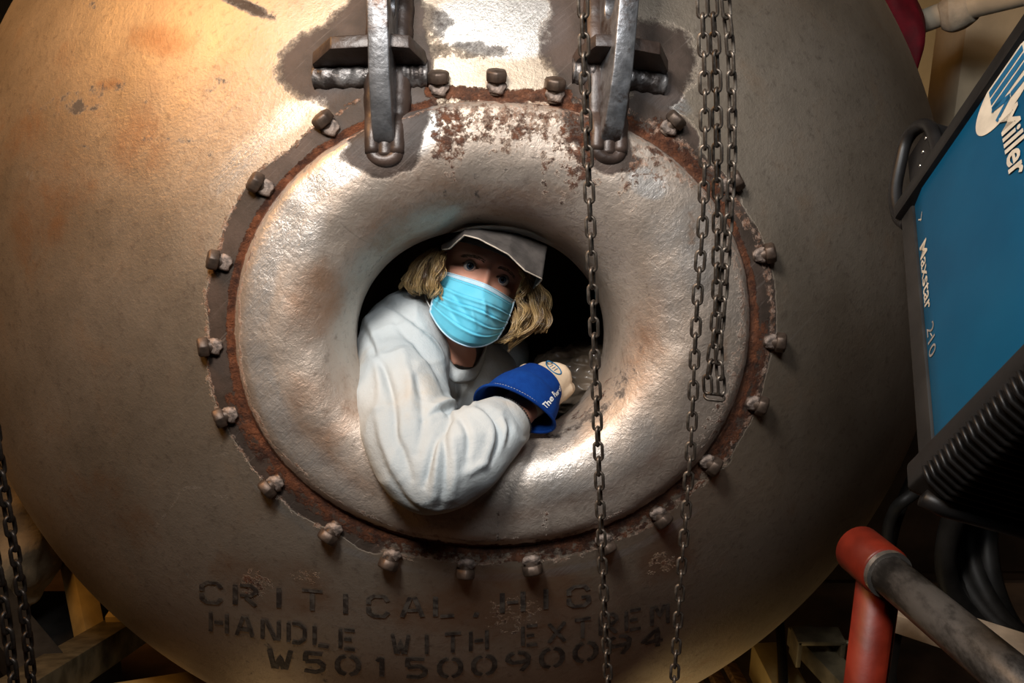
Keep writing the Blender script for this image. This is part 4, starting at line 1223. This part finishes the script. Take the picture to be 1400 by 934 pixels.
# eyes
tocam = nrm(zf(-HO * np.array([1, 1, 1])) @ HR)   # direction to the lens in head space
eye_c = []
for s in (-1, 1):
    ec = np.array([s * .031, .0085, .0735]); er = .0118
    V = []; Fq = []; na, nb_ = 18, 28
    u = nrm(np.cross([0, 1, 0], tocam)); v2 = np.cross(tocam, u)
    ths = np.r_[0.02, np.linspace(.10, .52, 6), np.linspace(.60, math.pi - .02, 12)]
    for a in ths:
        for b in np.linspace(0, 2 * math.pi, nb_, endpoint=False):
            rr_ = er * (1 + (.02 if a < .5 else 0))
            V.append(ec + rr_ * (math.cos(a) * tocam + math.sin(a) * (math.cos(b) * u + math.sin(b) * v2)))
    fc = grid_faces(len(ths), nb_) + [tuple(range(nb_))]
    me = mesh_np('eye', np.array(hlw(V)), fc, M_SCLERA); me.materials.append(M_IRIS); me.materials.append(M_PUPIL)
    mi = []
    for f in fc:
        r_ = min(i // nb_ for i in f); mi.append(2 if (len(f) > 4 or ths[r_] < .25) else (1 if ths[r_] < .56 else 0))
    me.polygons.foreach_set('material_index', mi)
    bm = bmesh.new(); bm.from_mesh(me); bmesh.ops.recalc_face_normals(bm, faces=bm.faces); bm.to_mesh(me); bm.free(); smooth_on(me)
    obj('eye', me, person)
    # lash line and brow
    bv = BVHTree.FromPolygons([tuple(v.co) for v in body_me.vertices], [tuple(p.vertices) for p in body_me.polygons]) if s == -1 else bv
    m_ = MB(); pl = []
    for t in np.linspace(-1, 1, 22):
        xx = t * .0140; hh = .0033 * max(1e-6, 1 - t * t) ** .65
        p = np.array([s * .031 + xx * s, .0085 + xx * .06 + hh + .0003, .0]); 
        a = hlw([[p[0], p[1], .15]])[0]; b = hlw([[p[0], p[1], .0]])[0]
        h_ = bv.ray_cast(a, (b - a).normalized(), .2)
        z = .0845 if h_[0] is None else None
        pl.append(hlw([[p[0], p[1], .0845]])[0] if h_[0] is None else (h_[0] + (a - b).normalized() * .0004))
    m_.tube(pl, [.0006 + .0009 * math.sin(math.pi * i / 21) for i in range(22)], 6)
    obj('eyelashes', m_.build('eyelashes', M_BROW, True), person)
    m_ = MB()
    for k in range(70):
        t = random.random(); x0 = .012 + t * .036; y0 = .0225 + .003 * math.sin(t * 2.4) - .004 * t * t + random.uniform(-.0022, .0022)
        pts = []
        for q in (0, .5, 1):
            xq = x0 + q * .006; yq = y0 + q * .0016 * (1 - 1.6 * t)
            a = hlw([[s * xq, yq, .15]])[0]; b = hlw([[s * xq, yq, 0]])[0]; h_ = bv.ray_cast(a, (b - a).normalized(), .2)
            if h_[0] is not None: pts.append(h_[0] + (a - b).normalized() * (.0003 + .0006 * q))
        if len(pts) == 3: m_.tube(pts, [.00045, .0004, .0001], 4)
    obj('eyebrow', m_.build('eyebrow', M_BROW, True), person)

# --- face mask: a pleated sheet standing off the face
ns, nt = 90, 80
VM = []
for j in range(nt):
    t = j / (nt - 1)
    for i in range(ns):
        s = -1 + 2 * i / (ns - 1)
        ytop = -.0155 + .004 * abs(s) ** 2 * 0; ybot = -.126 + .036 * abs(s) ** 2.2
        y = ytop + (ybot - ytop) * t
        wx = .0685 - .004 * t + .0035 * math.sin(math.pi * t)
        x = s * wx
        zc = np.interp(t, [0, .12, .30, .55, .8, .95, 1], [.1075, .117, .1245, .1235, .1175, .106, .096])
        k = abs(s)
        fall = (k ** np.interp(t, [0, .3, 1], [1.45, 1.8, 2.2]))
        z = zc - (zc - .052) * fall
        VM.append((x, y, z))
VM = np.array(VM)
S_ = VM[:, 0] / .068; T_ = np.repeat(np.arange(nt) / (nt - 1), ns)
pl_ = np.zeros(len(VM))
for t0, amp in ((.30, .0030), (.46, .0034), (.62, .0026), (.78, .0018)):
    w0 = T_ - t0 - .05 * S_ ** 2 - .02 * np.sin(3 * S_ + t0 * 9)
    pl_ += amp * (np.exp(-(w0 / .030) ** 2) * sstep(-.03, .012, w0)) - amp * .9 * np.exp(-((w0 + .012) / .016) ** 2)
# diagonal tension creases
for (sa, ta, sb, tb, amp) in ((-.75, .30, -.05, .62, -.0030), (.15, .30, .75, .62, -.0026), (-.2, .42, .25, .75, .0026), (-.85, .50, -.1, .80, -.0024), (.05, .22, .35, .50, .0026), (.4, .45, .85, .48, .0022)):
    ap = np.array([sa, ta]); bp_ = np.array([sb, tb]); q = np.stack([S_, T_], 1)
    u_ = np.clip(((q - ap) @ (bp_ - ap)) / ((bp_ - ap) @ (bp_ - ap)), 0, 1)
    d_2 = np.linalg.norm(q - (ap + u_[:, None] * (bp_ - ap)), axis=1)
    pl_ += amp * np.exp(-(d_2 / .05) ** 2) * np.sin(math.pi * np.clip(u_, .05, .95))
pl_ += (vnoise(VM, 45) - .5) * .0022
pl_ *= 1.5 * sstep(.02, .16, T_)
VM[:, 2] += pl_
mk = mesh_np('face_mask', np.array(hlw(VM)), grid_faces(nt, ns, False), M_MASK)
mk.materials.append(M_MASKEDGE)
mi = []
for j in range(nt - 1):
    for i in range(ns - 1):
        mi.append(1 if j < 6 else 0)
mk.polygons.foreach_set('material_index', mi)
mask = obj('face_mask', mk, person, 'pleated pale blue face mask')
sol = mask.modifiers.new('cloth', 'SOLIDIFY'); sol.thickness = .0012; sol.offset = 1
def mask_pt(s, t, lift=.0012):
    i = (s + 1) / 2 * (ns - 1); j = t * (nt - 1); i0 = int(min(ns - 2, i)); j0 = int(min(nt - 2, j)); a = i - i0; b = j - j0
    g = lambda jj, ii: VM[jj * ns + ii]
    p = g(j0, i0) * (1 - a) * (1 - b) + g(j0, i0 + 1) * a * (1 - b) + g(j0 + 1, i0) * (1 - a) * b + g(j0 + 1, i0 + 1) * a * b
    return p + np.array([0, 0, lift])
m_ = MB()
for t in (.075, .115):
    for k in range(70):
        s0 = -.93 + 1.86 * k / 70; m_.tube(hlw([mask_pt(s0, t), mask_pt(s0 + .014, t)]), .00035, 4)
st = obj('seam_stitches', m_.build('seam_stitches', M_STITCH), mask); st['kind'] = 'stuff'
m_ = MB(); m_.tube(hlw([mask_pt(s, 0, .0004) for s in np.linspace(-1, 1, 50)]), .0011, 8)
m_.tube(hlw([mask_pt(s, 1, .0) for s in np.linspace(-1, 1, 50)]), .0016, 8)
obj('edge_binding', m_.build('edge_binding', M_MASKEDGE, True), mask)
for s in (-1, 1):
    m_ = MB(); m_.tube(hlw([mask_pt(s * .99, t, .0) for t in np.linspace(0, 1, 40)]), .0022, 8)
    obj('side_binding', m_.build('side_binding', M_MASKEDGE, True), mask)
    m_ = MB()
    lp = spline([mask_pt(s * .98, .03), (s * .074, -.002, .04), (s * .079, .012, .005), (s * .083, .012, -.022), (s * .083, -.02, -.030), (s * .078, -.06, .0), mask_pt(s * .98, .93)], 40)
    m_.tube(hlw(lp), .0012, 6); obj('ear_loop', m_.build('ear_loop', M_LOOP, True), mask)

# --- suede hood flap and skull cap
def poly3(P, n):
    P = np.array([atc(*p) for p in P]); k = np.linspace(0, len(P) - 1 - 1e-9, n); i = k.astype(int); u = (k - i)[:, None]
    return P[i] * (1 - u) + P[i + 1] * u
NL = 85
Ls = poly3([(604, 341, 1.715), (615, 339.5, 1.69), (635, 322, 1.635), (655, 327, 1.626), (677, 338.5, 1.622), (695, 348.5, 1.626), (718, 371, 1.634), (741, 382, 1.655), (729, 395, 1.715)], NL)
Us = poly3([(606, 337, 1.74), (618, 329, 1.735), (638, 314.5, 1.712), (658, 313.5, 1.704), (682, 316.5, 1.700), (700, 319.5, 1.702), (724, 328, 1.710), (748, 336.5, 1.722), (742, 362, 1.765)], NL)
nk = 14; Vv = []
for i in range(NL):
    for k in range(nk):
        t = k / (nk - 1)
        Vv.append(Ls[i] + (Us[i] - Ls[i]) * t + np.array([0, .004, -.006]) * math.sin(math.pi * t))
Vv = np.array(Vv); Vv += ((vnoise(Vv, 40) - .5) * .004)[:, None] * np.array([0, .4, -.9])
cap_me = mesh_np('welding_cap', np.array([c2w(v) for v in Vv]), grid_faces(NL, nk, False), M_LEATHER)
flap = obj('hood_flap', cap_me, person, 'bent grey suede flap of the hood')
sol = flap.modifiers.new('hide', 'SOLIDIFY'); sol.thickness = .0022; sol.offset = 0
m_ = MB(); m_.tube([c2w(v) for v in Vv[0::nk][1:-4]], .0013, 8)
obj('raw_edge', m_.build('raw_edge', M_LEATHEREDGE, True), flap)
V = []
for y_, wx, z1, z0 in ((.044, .082, .101, -.112), (.064, .079, .097, -.109), (.084, .072, .085, -.099), (.101, .057, .062, -.078), (.111, .036, .034, -.046), (.115, .004, .0, -.012)):
    for t in np.linspace(0, 2 * math.pi, 48, endpoint=False):
        V.append((wx * math.sin(t), y_ , (z1 + z0) / 2 + (z1 - z0) / 2 * math.cos(t)))
me = mesh_np('skull_cap', np.array(hlw(V)), grid_faces(6, 48) + [tuple(5 * 48 + k for k in range(48))], M_LEATHER)
bm = bmesh.new(); bm.from_mesh(me); bmesh.ops.recalc_face_normals(bm, faces=bm.faces); bm.to_mesh(me); bm.free(); smooth_on(me)
sc_o = obj('skull_cap', me, person, 'dark cloth skull cap under the flap')
sol = sc_o.modifiers.new('cloth', 'SOLIDIFY'); sol.thickness = .002

# --- hair: wavy strands in locks
hm = MB(); shade = []
def lock(guide, n, spread, dsp, rad=.00052, nc=7):
    g = spline(guide, 30)
    base = np.array([atc(*q) for q in g]); tt = np.linspace(0, 1, 30)
    for c in range(nc):                       # each lock is a few curls that share a wave
        off = np.array([random.gauss(0, spread), random.gauss(0, spread * .6), random.gauss(0, dsp)])
        ph = random.uniform(0, 6.28); am = random.uniform(.004, .0085); fq = random.uniform(8, 13)
        lit = random.gauss(.5, .22); cutc = random.uniform(.80, 1.0)
        drift = np.array([random.gauss(0, .006), random.gauss(0, .004), random.gauss(0, .005)])
        for k in range(max(5, int(n * 1.7) // nc)):
            o2 = np.array([random.gauss(0, .0024), random.gauss(0, .0018), random.gauss(0, .0024)])
            m2 = max(10, int(30 * cutc * random.uniform(.9, 1.0))); t = tt[:m2]
            taper = 1 - .55 * t ** 3
            w = am * t ** .7
            pts = base[:m2] + off * (.6 + .4 * t[:, None]) + drift * t[:, None] ** 2 + o2 * taper[:, None]
            pts = pts + np.outer(w * np.sin(ph + fq * t), [1, .25, 0]) + np.outer(w * np.cos(ph + fq * t), [0, .1, .9])
            n0 = len(hm.V)
            hm.tube([c2w(p) for p in pts], [rad * (1 - .7 * q ** 3) for q in t], 4)
            shade.extend([min(1, max(0, lit + random.gauss(0, .16)))] * (len(hm.V) - n0))
Lk = [([(602, 340, 1.765), (590, 352, 1.745), (577, 372, 1.735), (578, 392, 1.735), (588, 408, 1.735)], 70), ([(594, 342, 1.78), (574, 356, 1.765), (560, 376, 1.755), (562, 392, 1.75), (572, 402, 1.75)], 60),
      ([(605, 346, 1.745), (599, 362, 1.728), (595, 380, 1.722), (597, 398, 1.722), (590, 414, 1.722)], 70), ([(598, 346, 1.765), (582, 364, 1.75), (574, 386, 1.742), (580, 404, 1.74)], 60),
      ([(608, 348, 1.735), (604, 362, 1.722), (602, 378, 1.716), (600, 392, 1.715)], 30), ([(590, 345, 1.79), (566, 362, 1.785), (554, 378, 1.775), (556, 390, 1.77)], 40),
      ([(712, 366, 1.75), (719, 380, 1.738), (716, 396, 1.732), (706, 412, 1.735)], 30), ([(720, 380, 1.765), (734, 396, 1.75), (742, 416, 1.742), (742, 440, 1.745), (728, 458, 1.75)], 80),
      ([(716, 386, 1.76), (728, 410, 1.742), (732, 434, 1.735), (720, 456, 1.735), (698, 468, 1.745)], 85), ([(710, 405, 1.75), (717, 426, 1.738), (714, 446, 1.732), (698, 462, 1.735)], 70),
      ([(724, 384, 1.79), (741, 404, 1.785), (745, 426, 1.775), (740, 444, 1.775)], 50), ([(712, 412, 1.78), (718, 440, 1.765), (708, 460, 1.76), (686, 474, 1.765)], 70), ([(722, 400, 1.775), (734, 422, 1.76), (734, 444, 1.755), (724, 458, 1.75)], 60),
      ([(700, 420, 1.79), (704, 446, 1.78), (694, 464, 1.775), (672, 474, 1.775)], 50)]
for g, n in Lk: lock(g, n, .0050, .007)
me = hm.build('hair', M_HAIR, True); set_attr(me, 'shade', shade)
hair = obj('hair', me, person, 'shoulder length wavy blond hair'); hair['kind'] = 'stuff'

# --- shirt
sm = MB()
SLEEVE = [sR + sx_ * .02, atc(552, 470, 1.80), atc(550, 510, 1.735), atc(553, 555, 1.655), atc(567, 605, 1.595), atc(589, 644, 1.560), atc(628, 628, 1.562), atc(664, 602, 1.595), atc(688, 580, 1.632), atc(700, 568, 1.650)]
SRAD = [.080, .083, .082, .078, .074, .068, .066, .060, .048, .041]
limb(sm, SLEEVE, SRAD, 90, 40)
limb(sm, [sL, sL * .5 + EL2 * .5, EL2, EL2 * .5 + WR2 * .5, WR2 - nrm(WR2 - EL2) * .03], [.078, .07, .062, .052, .043], 50, 24)
tr2 = [(mid - dn * .040, .085, .068), (mid - dn * .018, .150, .090), (mid + dn * .03, .190, .108), (mid + dn * .10, .188, .125), (mid + dn * .20, .178, .130), (mid + dn * .32, .168, .125), (mid + dn * .44, .175, .130)]
q = spline([np.r_[c, a, b] for (c, a, b) in tr2], 40)
VT = np.vstack([ring_cf(k[:3] + fz * .03 * min(1, i / 12), k[3], k[4] + .01) for i, k in enumerate(q)])
sm.add(VT, grid_faces(40, 180) + [tuple(range(180)), tuple(39 * 180 + k for k in range(179, -1, -1))])
tmp = bpy.data.meshes.new('shirt'); tmp.from_pydata([tuple(v) for v in sm.V], [], sm.F)
shirt_me = evaluated(tmp, [('REMESH', dict(mode='VOXEL', voxel_size=.0030))])
V = get_v(shirt_me)
V = smooth_verts(shirt_me, V, np.full(len(V), .6), 10)
set_v(shirt_me, V); Nn = get_n(shirt_me)
Qs = np.stack([700 + V[:, 0] / V[:, 2] * F, 467 - V[:, 1] / V[:, 2] * F], 1)
vd = -V / np.linalg.norm(V, axis=1)[:, None]
facing = sstep(-.15, .25, (Nn * vd).sum(1)) * (V[:, 2] < 1.95)
def crease(pts, wpx, amp):
    p = spline(pts, 24); d = np.full(len(Qs), 1e9); u_ = np.zeros(len(Qs))
    for i in range(23):
        a, b = p[i], p[i + 1]; t = np.clip(((Qs - a) @ (b - a)) / ((b - a) @ (b - a) + 1e-9), 0, 1)
        dd = np.linalg.norm(Qs - (a + t[:, None] * (b - a)), axis=1); u_ = np.where(dd < d, (i + t) / 23, u_); d = np.minimum(d, dd)
    return amp * np.exp(-(d / wpx) ** 2) * np.sin(math.pi * np.clip(u_, .06, .94)) ** .6
D = np.zeros(len(V))
near = V[:, 2] < 1.85
for pts, wpx, amp in (
    ([(616, 573), (601, 593), (591, 622), (584, 651), (581, 664)], 4.5, -.0065), ([(620, 573), (612, 581), (607, 599), (609, 622), (606, 662), (601, 691)], 4.5, -.0062),
    ([(598, 600), (596, 640), (592, 675)], 5, .004), ([(625, 570), (636, 585), (640, 604), (637, 633)], 4.5, -.005), ([(655, 561), (669, 567), (681, 581), (682, 604), (672, 632)], 4.2, -.0065),
    ([(644, 562), (660, 572), (671, 586), (671, 608), (660, 634)], 6, .0045), ([(690, 570), (698, 584), (695, 604)], 4, -.004), ([(686, 566), (691, 590), (684, 616)], 5, .003),
    ([(525, 503), (537, 547), (540, 590), (552, 622), (562, 655)], 5.5, -.0055), ([(499, 452), (512, 480), (527, 514), (534, 545)], 5, -.005), ([(515, 560), (528, 610), (548, 655)], 6, .004),
    ([(542, 443), (571, 475), (597, 504), (612, 536)], 5, -.0062), ([(555, 440), (585, 468), (608, 500)], 6, .0045), ([(505, 411), (530, 414), (560, 432), (580, 456)], 5, -.005),
    ([(500, 430), (515, 470), (520, 520), (518, 560)], 6, .0045), ([(586, 569), (605, 553), (618, 553), (621, 568)], 6, .0085), ([(580, 574), (602, 562), (616, 572)], 4, -.005),
    ([(560, 500), (575, 540), (578, 580), (570, 620)], 6, -.004), ([(545, 470), (560, 520), (560, 570)], 7, .004), ([(626, 505), (625, 530), (627, 560)], 3.5, -.007), ([(640, 500), (640, 530), (643, 560)], 3.5, -.007),
    ([(633, 500), (633, 530), (635, 560)], 4, .005), ([(650, 500), (652, 530), (650, 555)], 4, .005), ([(530, 640), (555, 685), (580, 700)], 5, -.003), ([(620, 600), (622, 640), (618, 680)], 6, .0035), ([(630, 650), (650, 640), (672, 628)], 6, .003)):
    D += crease(pts, wpx, amp)
D *= 1.55 * facing * near
D += (vnoise(V, 11) - .5) * .010 + (1 - np.abs(vnoise(V, 15) - .5) * 2) ** 3 * .0045 + (vnoise(V, 34) - .5) * .003
V = V + Nn * D[:, None]
V = smooth_verts(shirt_me, V, np.full(len(V), .4), 2)
set_v(shirt_me, np.array([c2w(v) for v in V])); smooth_on(shirt_me)
# open the cuff: remove the cap at the wrist end
cuffc = atc(702, 567, 1.645); cax = nrm(atc(722, 547, 1.682) - atc(686, 582, 1.625))
bm = bmesh.new(); bm.from_mesh(shirt_me); bm.verts.ensure_lookup_table()
dele = [bm.verts[i] for i in range(len(V)) if (V[i] - cuffc) @ cax > -.016 and np.linalg.norm(V[i] - cuffc) < .09 and V[i, 2] < 1.78]
bmesh.ops.delete(bm, geom=dele, context='VERTS'); bm.to_mesh(shirt_me); bm.free(); smooth_on(shirt_me)
shirt_me.materials.clear(); shirt_me.materials.append(M_SHIRT)
shirt = obj('shirt', shirt_me, person, 'pale grey blue long sleeved cotton shirt')
# cuff band with a dark bead edge
cu_ = nrm(np.cross(cax, [0, 0, 1.0])); cv = np.cross(cax, cu_)
m_ = MB()
rows = []
for dd, rr_ in ((-.048, .0490), (-.034, .0462), (-.018, .0430), (-.015, .0420), (-.016, .0405), (-.04, .0400)):
    rows += [cuffc + cax * dd + rr_ * (math.cos(t) * cu_ + math.sin(t) * cv) for t in np.linspace(0, 2 * math.pi, 64, endpoint=False)]
me = mesh_np('cuff', np.array([c2w(v) for v in rows]), grid_faces(6, 64), M_SHIRT); obj('cuff', fix(me), shirt)
smooth_on(me)
m_ = MB()
for k in range(60):
    t = 2 * math.pi * k / 60; c = c2w(cuffc + cax * -.0145 + .0422 * (math.cos(t) * cu_ + math.sin(t) * cv)); d2 = Vector(c2wd(-math.sin(t) * cu_ + math.cos(t) * cv))
    m_.tube([c - d2 * .0015, c + d2 * .0015], .0016, 6)
ce = obj('cuff_edging', m_.build('cuff_edging', M_RUBBER, True), shirt, 'dark beaded edge of the cuff'); ce['kind'] = 'stuff'
# collar
cp_ = spline([(604, 392, 1.86), (596, 414, 1.815), (600, 440, 1.785), (608, 470, 1.768), (620, 498, 1.770), (634, 504, 1.785), (652, 494, 1.85), (664, 455, 1.93), (640, 400, 1.94), (604, 392, 1.86)], 80)[:-1]
cpts = np.array([atc(*k) for k in cp_]); cc0 = cpts.mean(0); rows = []
for k in range(5):
    for p in cpts:
        o_ = nrm(p - cc0); h = k / 4
        rows.append(p + o_ * (.003 + .012 * h) + dn * (.016 * h) + np.array([0, 0, -.006 * math.sin(math.pi * h)]))
me = mesh_np('collar', np.array([c2w(v) for v in rows]), grid_faces(5, len(cpts)), M_SHIRT)
co_ = obj('collar', fix(me), shirt); smooth_on(me)
sol = co_.modifiers.new('cloth', 'SOLIDIFY'); sol.thickness = .003; sol.offset = 0

# --- glove: flared blue gauntlet, cream hand
GR = [((701, 561), 1.638, .066, (.90, -.45), .044), ((708, 555), 1.646, .063, (.86, -.51), .044), ((716, 547), 1.656, .060, (.82, -.57), .043), ((725, 539), 1.675, .054, (.76, -.64), .040), ((734, 530), 1.690, .046, (.68, -.73), .037), ((740, 524), 1.700, .041, (.63, -.78), .035)]
gq = []
for (p, d, mj, dr, mn) in GR: gq.append(np.r_[atc(p[0], p[1], d), mj, dr[0], dr[1], mn])
gq = spline(gq, 40); NPH = 72; rows = []
for i, k in enumerate(gq):
    c = k[:3]; mj = np.array([k[4], k[5], .15]); mj = nrm(mj)
    axd = nrm(gq[min(i + 1, 39)][:3] - gq[max(i - 1, 0)][:3])
    mnv = nrm(np.cross(mj, axd)); 
    if mnv[2] > 0: mnv = -mnv
    fl = 1 + .07 * math.exp(-(i / 3.5) ** 2)
    for ph in np.linspace(0, 2 * math.pi, NPH, endpoint=False):
        wv_ = .004 * math.sin(3 * ph + 1.2) * math.exp(-(i / 9.0) ** 2)
        rows.append(c + mj * (k[3] * fl + wv_) * math.cos(ph) + mnv * (k[6] * (1 + .25 * math.exp(-(i / 4) ** 2)) + wv_) * math.sin(ph))
rows = np.array(rows); rows += ((vnoise(rows, 22) - .5) * .006)[:, None] * np.array([.3, .5, -.6])
glove_c = rows
me = mesh_np('gauntlet', np.array([c2w(v) for v in rows]), grid_faces(40, NPH), M_GLOVEBLUE)
gl = obj('glove_gauntlet', fix(me), person, 'flared blue suede glove cuff'); smooth_on(me)
sol = gl.modifiers.new('hide', 'SOLIDIFY'); sol.thickness = .0032; sol.offset = 0
G3 = rows.reshape(40, NPH, 3)
cen = G3.mean(1)
def gpt(i, ph, lift=.0022):
    i = max(0, min(38.99, i)); i0 = int(i); a = i - i0; j = (ph / (2 * math.pi) * NPH) % NPH; j0 = int(j); b = j - j0
    g = lambda ii, jj: G3[ii, jj % NPH]
    p = (g(i0, j0) * (1 - a) + g(i0 + 1, j0) * a) * (1 - b) + (g(i0, j0 + 1) * (1 - a) + g(i0 + 1, j0 + 1) * a) * b
    c = cen[i0] * (1 - a) + cen[i0 + 1] * a
    return p + nrm(p - c) * lift
m_ = MB()
for k in range(90):
    ph = 2 * math.pi * k / 90; m_.tube([c2w(gpt(3.2, ph)), c2w(gpt(3.2, ph + .04))], .0008, 5)
so = obj('seam_stitches', m_.build('seam_stitches', M_THREAD, True), gl, 'pale stitching along the cuff hem'); so['kind'] = 'stuff'
m_ = MB(); m_.tube([c2w(gpt(0, ph, 0)) for ph in np.linspace(0, 2 * math.pi, 90)], .0026, 8)
obj('hem', m_.build('hem', M_GLOVEBLUE, True), gl)
# printed words along the lower edge of the gauntlet
tm = text_mesh('lettering', 'The Power of', .0128, M_LOOP, 0, .0003)
V = get_v(tm); PH0 = math.radians(56)
if G3[5, int(NPH * 38 / 360)][1] > cen[5][1]: pass
V2 = [c2w(gpt(9.0 + x / .0026, PH0 + (y) / .046, .0030)) for x, y, z in V]
set_v(tm, np.array(V2)); obj('lettering', tm, gl, 'white printed lettering on the glove cuff')
gm_ = MB()
hand_limbs(gm_, WR + HF * .008, HF, HS, HB, .80, 1.1, 1.28)
limb(gm_, [WR - HF * .01, WR + HF * .03, WR + HF * .08], [.033, .036, .031], 16, 20)
tmp = bpy.data.meshes.new('glove_hand'); tmp.from_pydata([tuple(v) for v in gm_.V], [], gm_.F)
gme = evaluated(tmp, [('REMESH', dict(mode='VOXEL', voxel_size=.0022))])
V = get_v(gme); V = smooth_verts(gme, V, np.full(len(V), .5), 5)
V += ((vnoise(V, 60) - .5) * .0025)[:, None]
gbv = BVHTree.FromPolygons([tuple(v) for v in V], [tuple(p.vertices) for p in gme.polygons])
set_v(gme, np.array([c2w(v) for v in V])); smooth_on(gme); gme.materials.clear(); gme.materials.append(M_GLOVETAN)
gh = obj('glove_hand', gme, person, 'cream leather hand of the glove')
# oval emblem on the back of the hand
ec = atc(757, 503, 1.72); ea = nrm([.75, -.62, .2]); eb = nrm(np.cross(ea, nrm(ec))); m_ = MB(); eb = nrm(np.cross(nrm(ec), ea))
def onhand(a, b, lift):
    o_ = ec + ea * a + eb * b; dr = nrm(o_); h_ = gbv.ray_cast(Vector(o_ - dr * .3), Vector(dr), 1.0)
    p = np.array(h_[0]) if h_[0] is not None else o_
    return c2w(p - dr * lift)
pl = [onhand(.0165 * math.cos(t), .0062 * math.sin(t), .0006) for t in np.linspace(0, 2 * math.pi, 40)]
m_.tube(pl, .0013, 6)
for k in range(3): m_.tube([onhand(-.006 + k * .005, -.003, .0006), onhand(-.004 + k * .005, .0032, .0006)], .0008, 5)
obj('emblem', m_.build('emblem', M_BLUEPRINT, True), gh, 'blue oval emblem on the glove')

# --- trousers and boots down to the tank floor
hip = mid + dn * .47
tm_ = MB()
upc = np.array([0, CP, -SP]); 
def wdown(p, z):   # point under p (camera frame) at world height z
    wz = c2w(p).z; return p - upc * (wz - z)
CWt = c2w(Cc)
def zfeet(h):
    q = c2w(h); r = math.hypot(q.x - CWt.x, q.y - CWt.y) + .16
    return CWt.z - math.sqrt(max(.01, 1.225 ** 2 - r * r))
for s in (-1, 1):
    h0_ = hip + sx_ * .085 * s; ft = wdown(h0_, zfeet(h0_) + .09); kn = (h0_ + ft) / 2 + np.array([0, 0, -.04])
    limb(tm_, [h0_ - dn * .06, h0_ + dn * .05, kn, ft], [.105, .10, .075, .062], 30, 24)
tmp = bpy.data.meshes.new('trousers'); tmp.from_pydata([tuple(v) for v in tm_.V], [], tm_.F)
tme = evaluated(tmp, [('REMESH', dict(mode='VOXEL', voxel_size=.008))]); smooth_on(tme); tme.materials.clear(); tme.materials.append(M_TROUSER)
set_v(tme, np.array([c2w(v) for v in get_v(tme)])); obj('trousers', tme, person)
for s in (-1, 1):
    h0_ = hip + sx_ * .085 * s; m_ = MB(); ft = c2w(wdown(h0_, zfeet(h0_) + .055)); fd = Vector((.1, -1, 0)).normalized()
    V, Fq = tube_arrays([ft - fd * .09, ft - fd * .05, ft + fd * .05, ft + fd * .13, ft + fd * .17], [.035, .055, .055, .05, .03], 16); m_.add(V, Fq)
    m_.tube([ft, ft + Vector((0, 0, .10))], .058, 16)
    obj('boot', m_.build('boot', M_BOOT, True), person)

# ------------------------------------------------------------------ wrapped bundle inside the tank, right of the glove
bd = MB(); nu, nv = 60, 60; Vq = []
bc = atc(796, 522, 2.12)
ms = bpy.data.meshes.new('wrapped_bundle'); bmq = bmesh.new(); bmesh.ops.create_icosphere(bmq, subdivisions=6, radius=1)
Pq = np.array([list(v.co) for v in bmq.verts])
rid = 1 - np.abs(vnoise(Pq, 3.0) - .5) * 2
k_ = 1 + .12 * (rid - .6) + .06 * (vnoise(Pq, 6) - .5) + .03 * (1 - np.abs(vnoise(Pq, 9) - .5) * 2)
top = sstep(.2, .8, Pq[:, 1]); k_ = k_ + top * (.14 * (1 - np.abs(vnoise(Pq, 7) - .5) * 2 - .6)) + top * .2 * (vnoise(Pq, 5) - .4)
Wq = bc + Pq * np.array([.115, .075, .10]) * k_[:, None]
for v, p in zip(bmq.verts, Wq): v.co = c2w(p)
bmq.to_mesh(ms); bmq.free(); smooth_on(ms)
M_PLASTIC = simple('brown_plastic_film', (.27, .20, .14), .4, 0, .3, 12, .3, .004, 30, **{'Coat_Weight': .3})
ms.materials.append(M_PLASTIC)
tag(obj('wrapped_bundle', ms), 'brown bundle in shiny crumpled plastic film inside the tank beside the glove', 'bundle')
p_ = c2w(bc); m_ = MB(); m_.tube([(p_.x, p_.y, .20), (p_.x, p_.y, p_.z - .10)], .04, 16); m_.tube([(p_.x, p_.y, .16), (p_.x, p_.y, .21)], .10, 24)
tag(obj('inner_stand', m_.build('inner_stand', M_BLACKSTEEL, 'auto')), 'dark post inside the tank carrying the wrapped bundle', 'post')
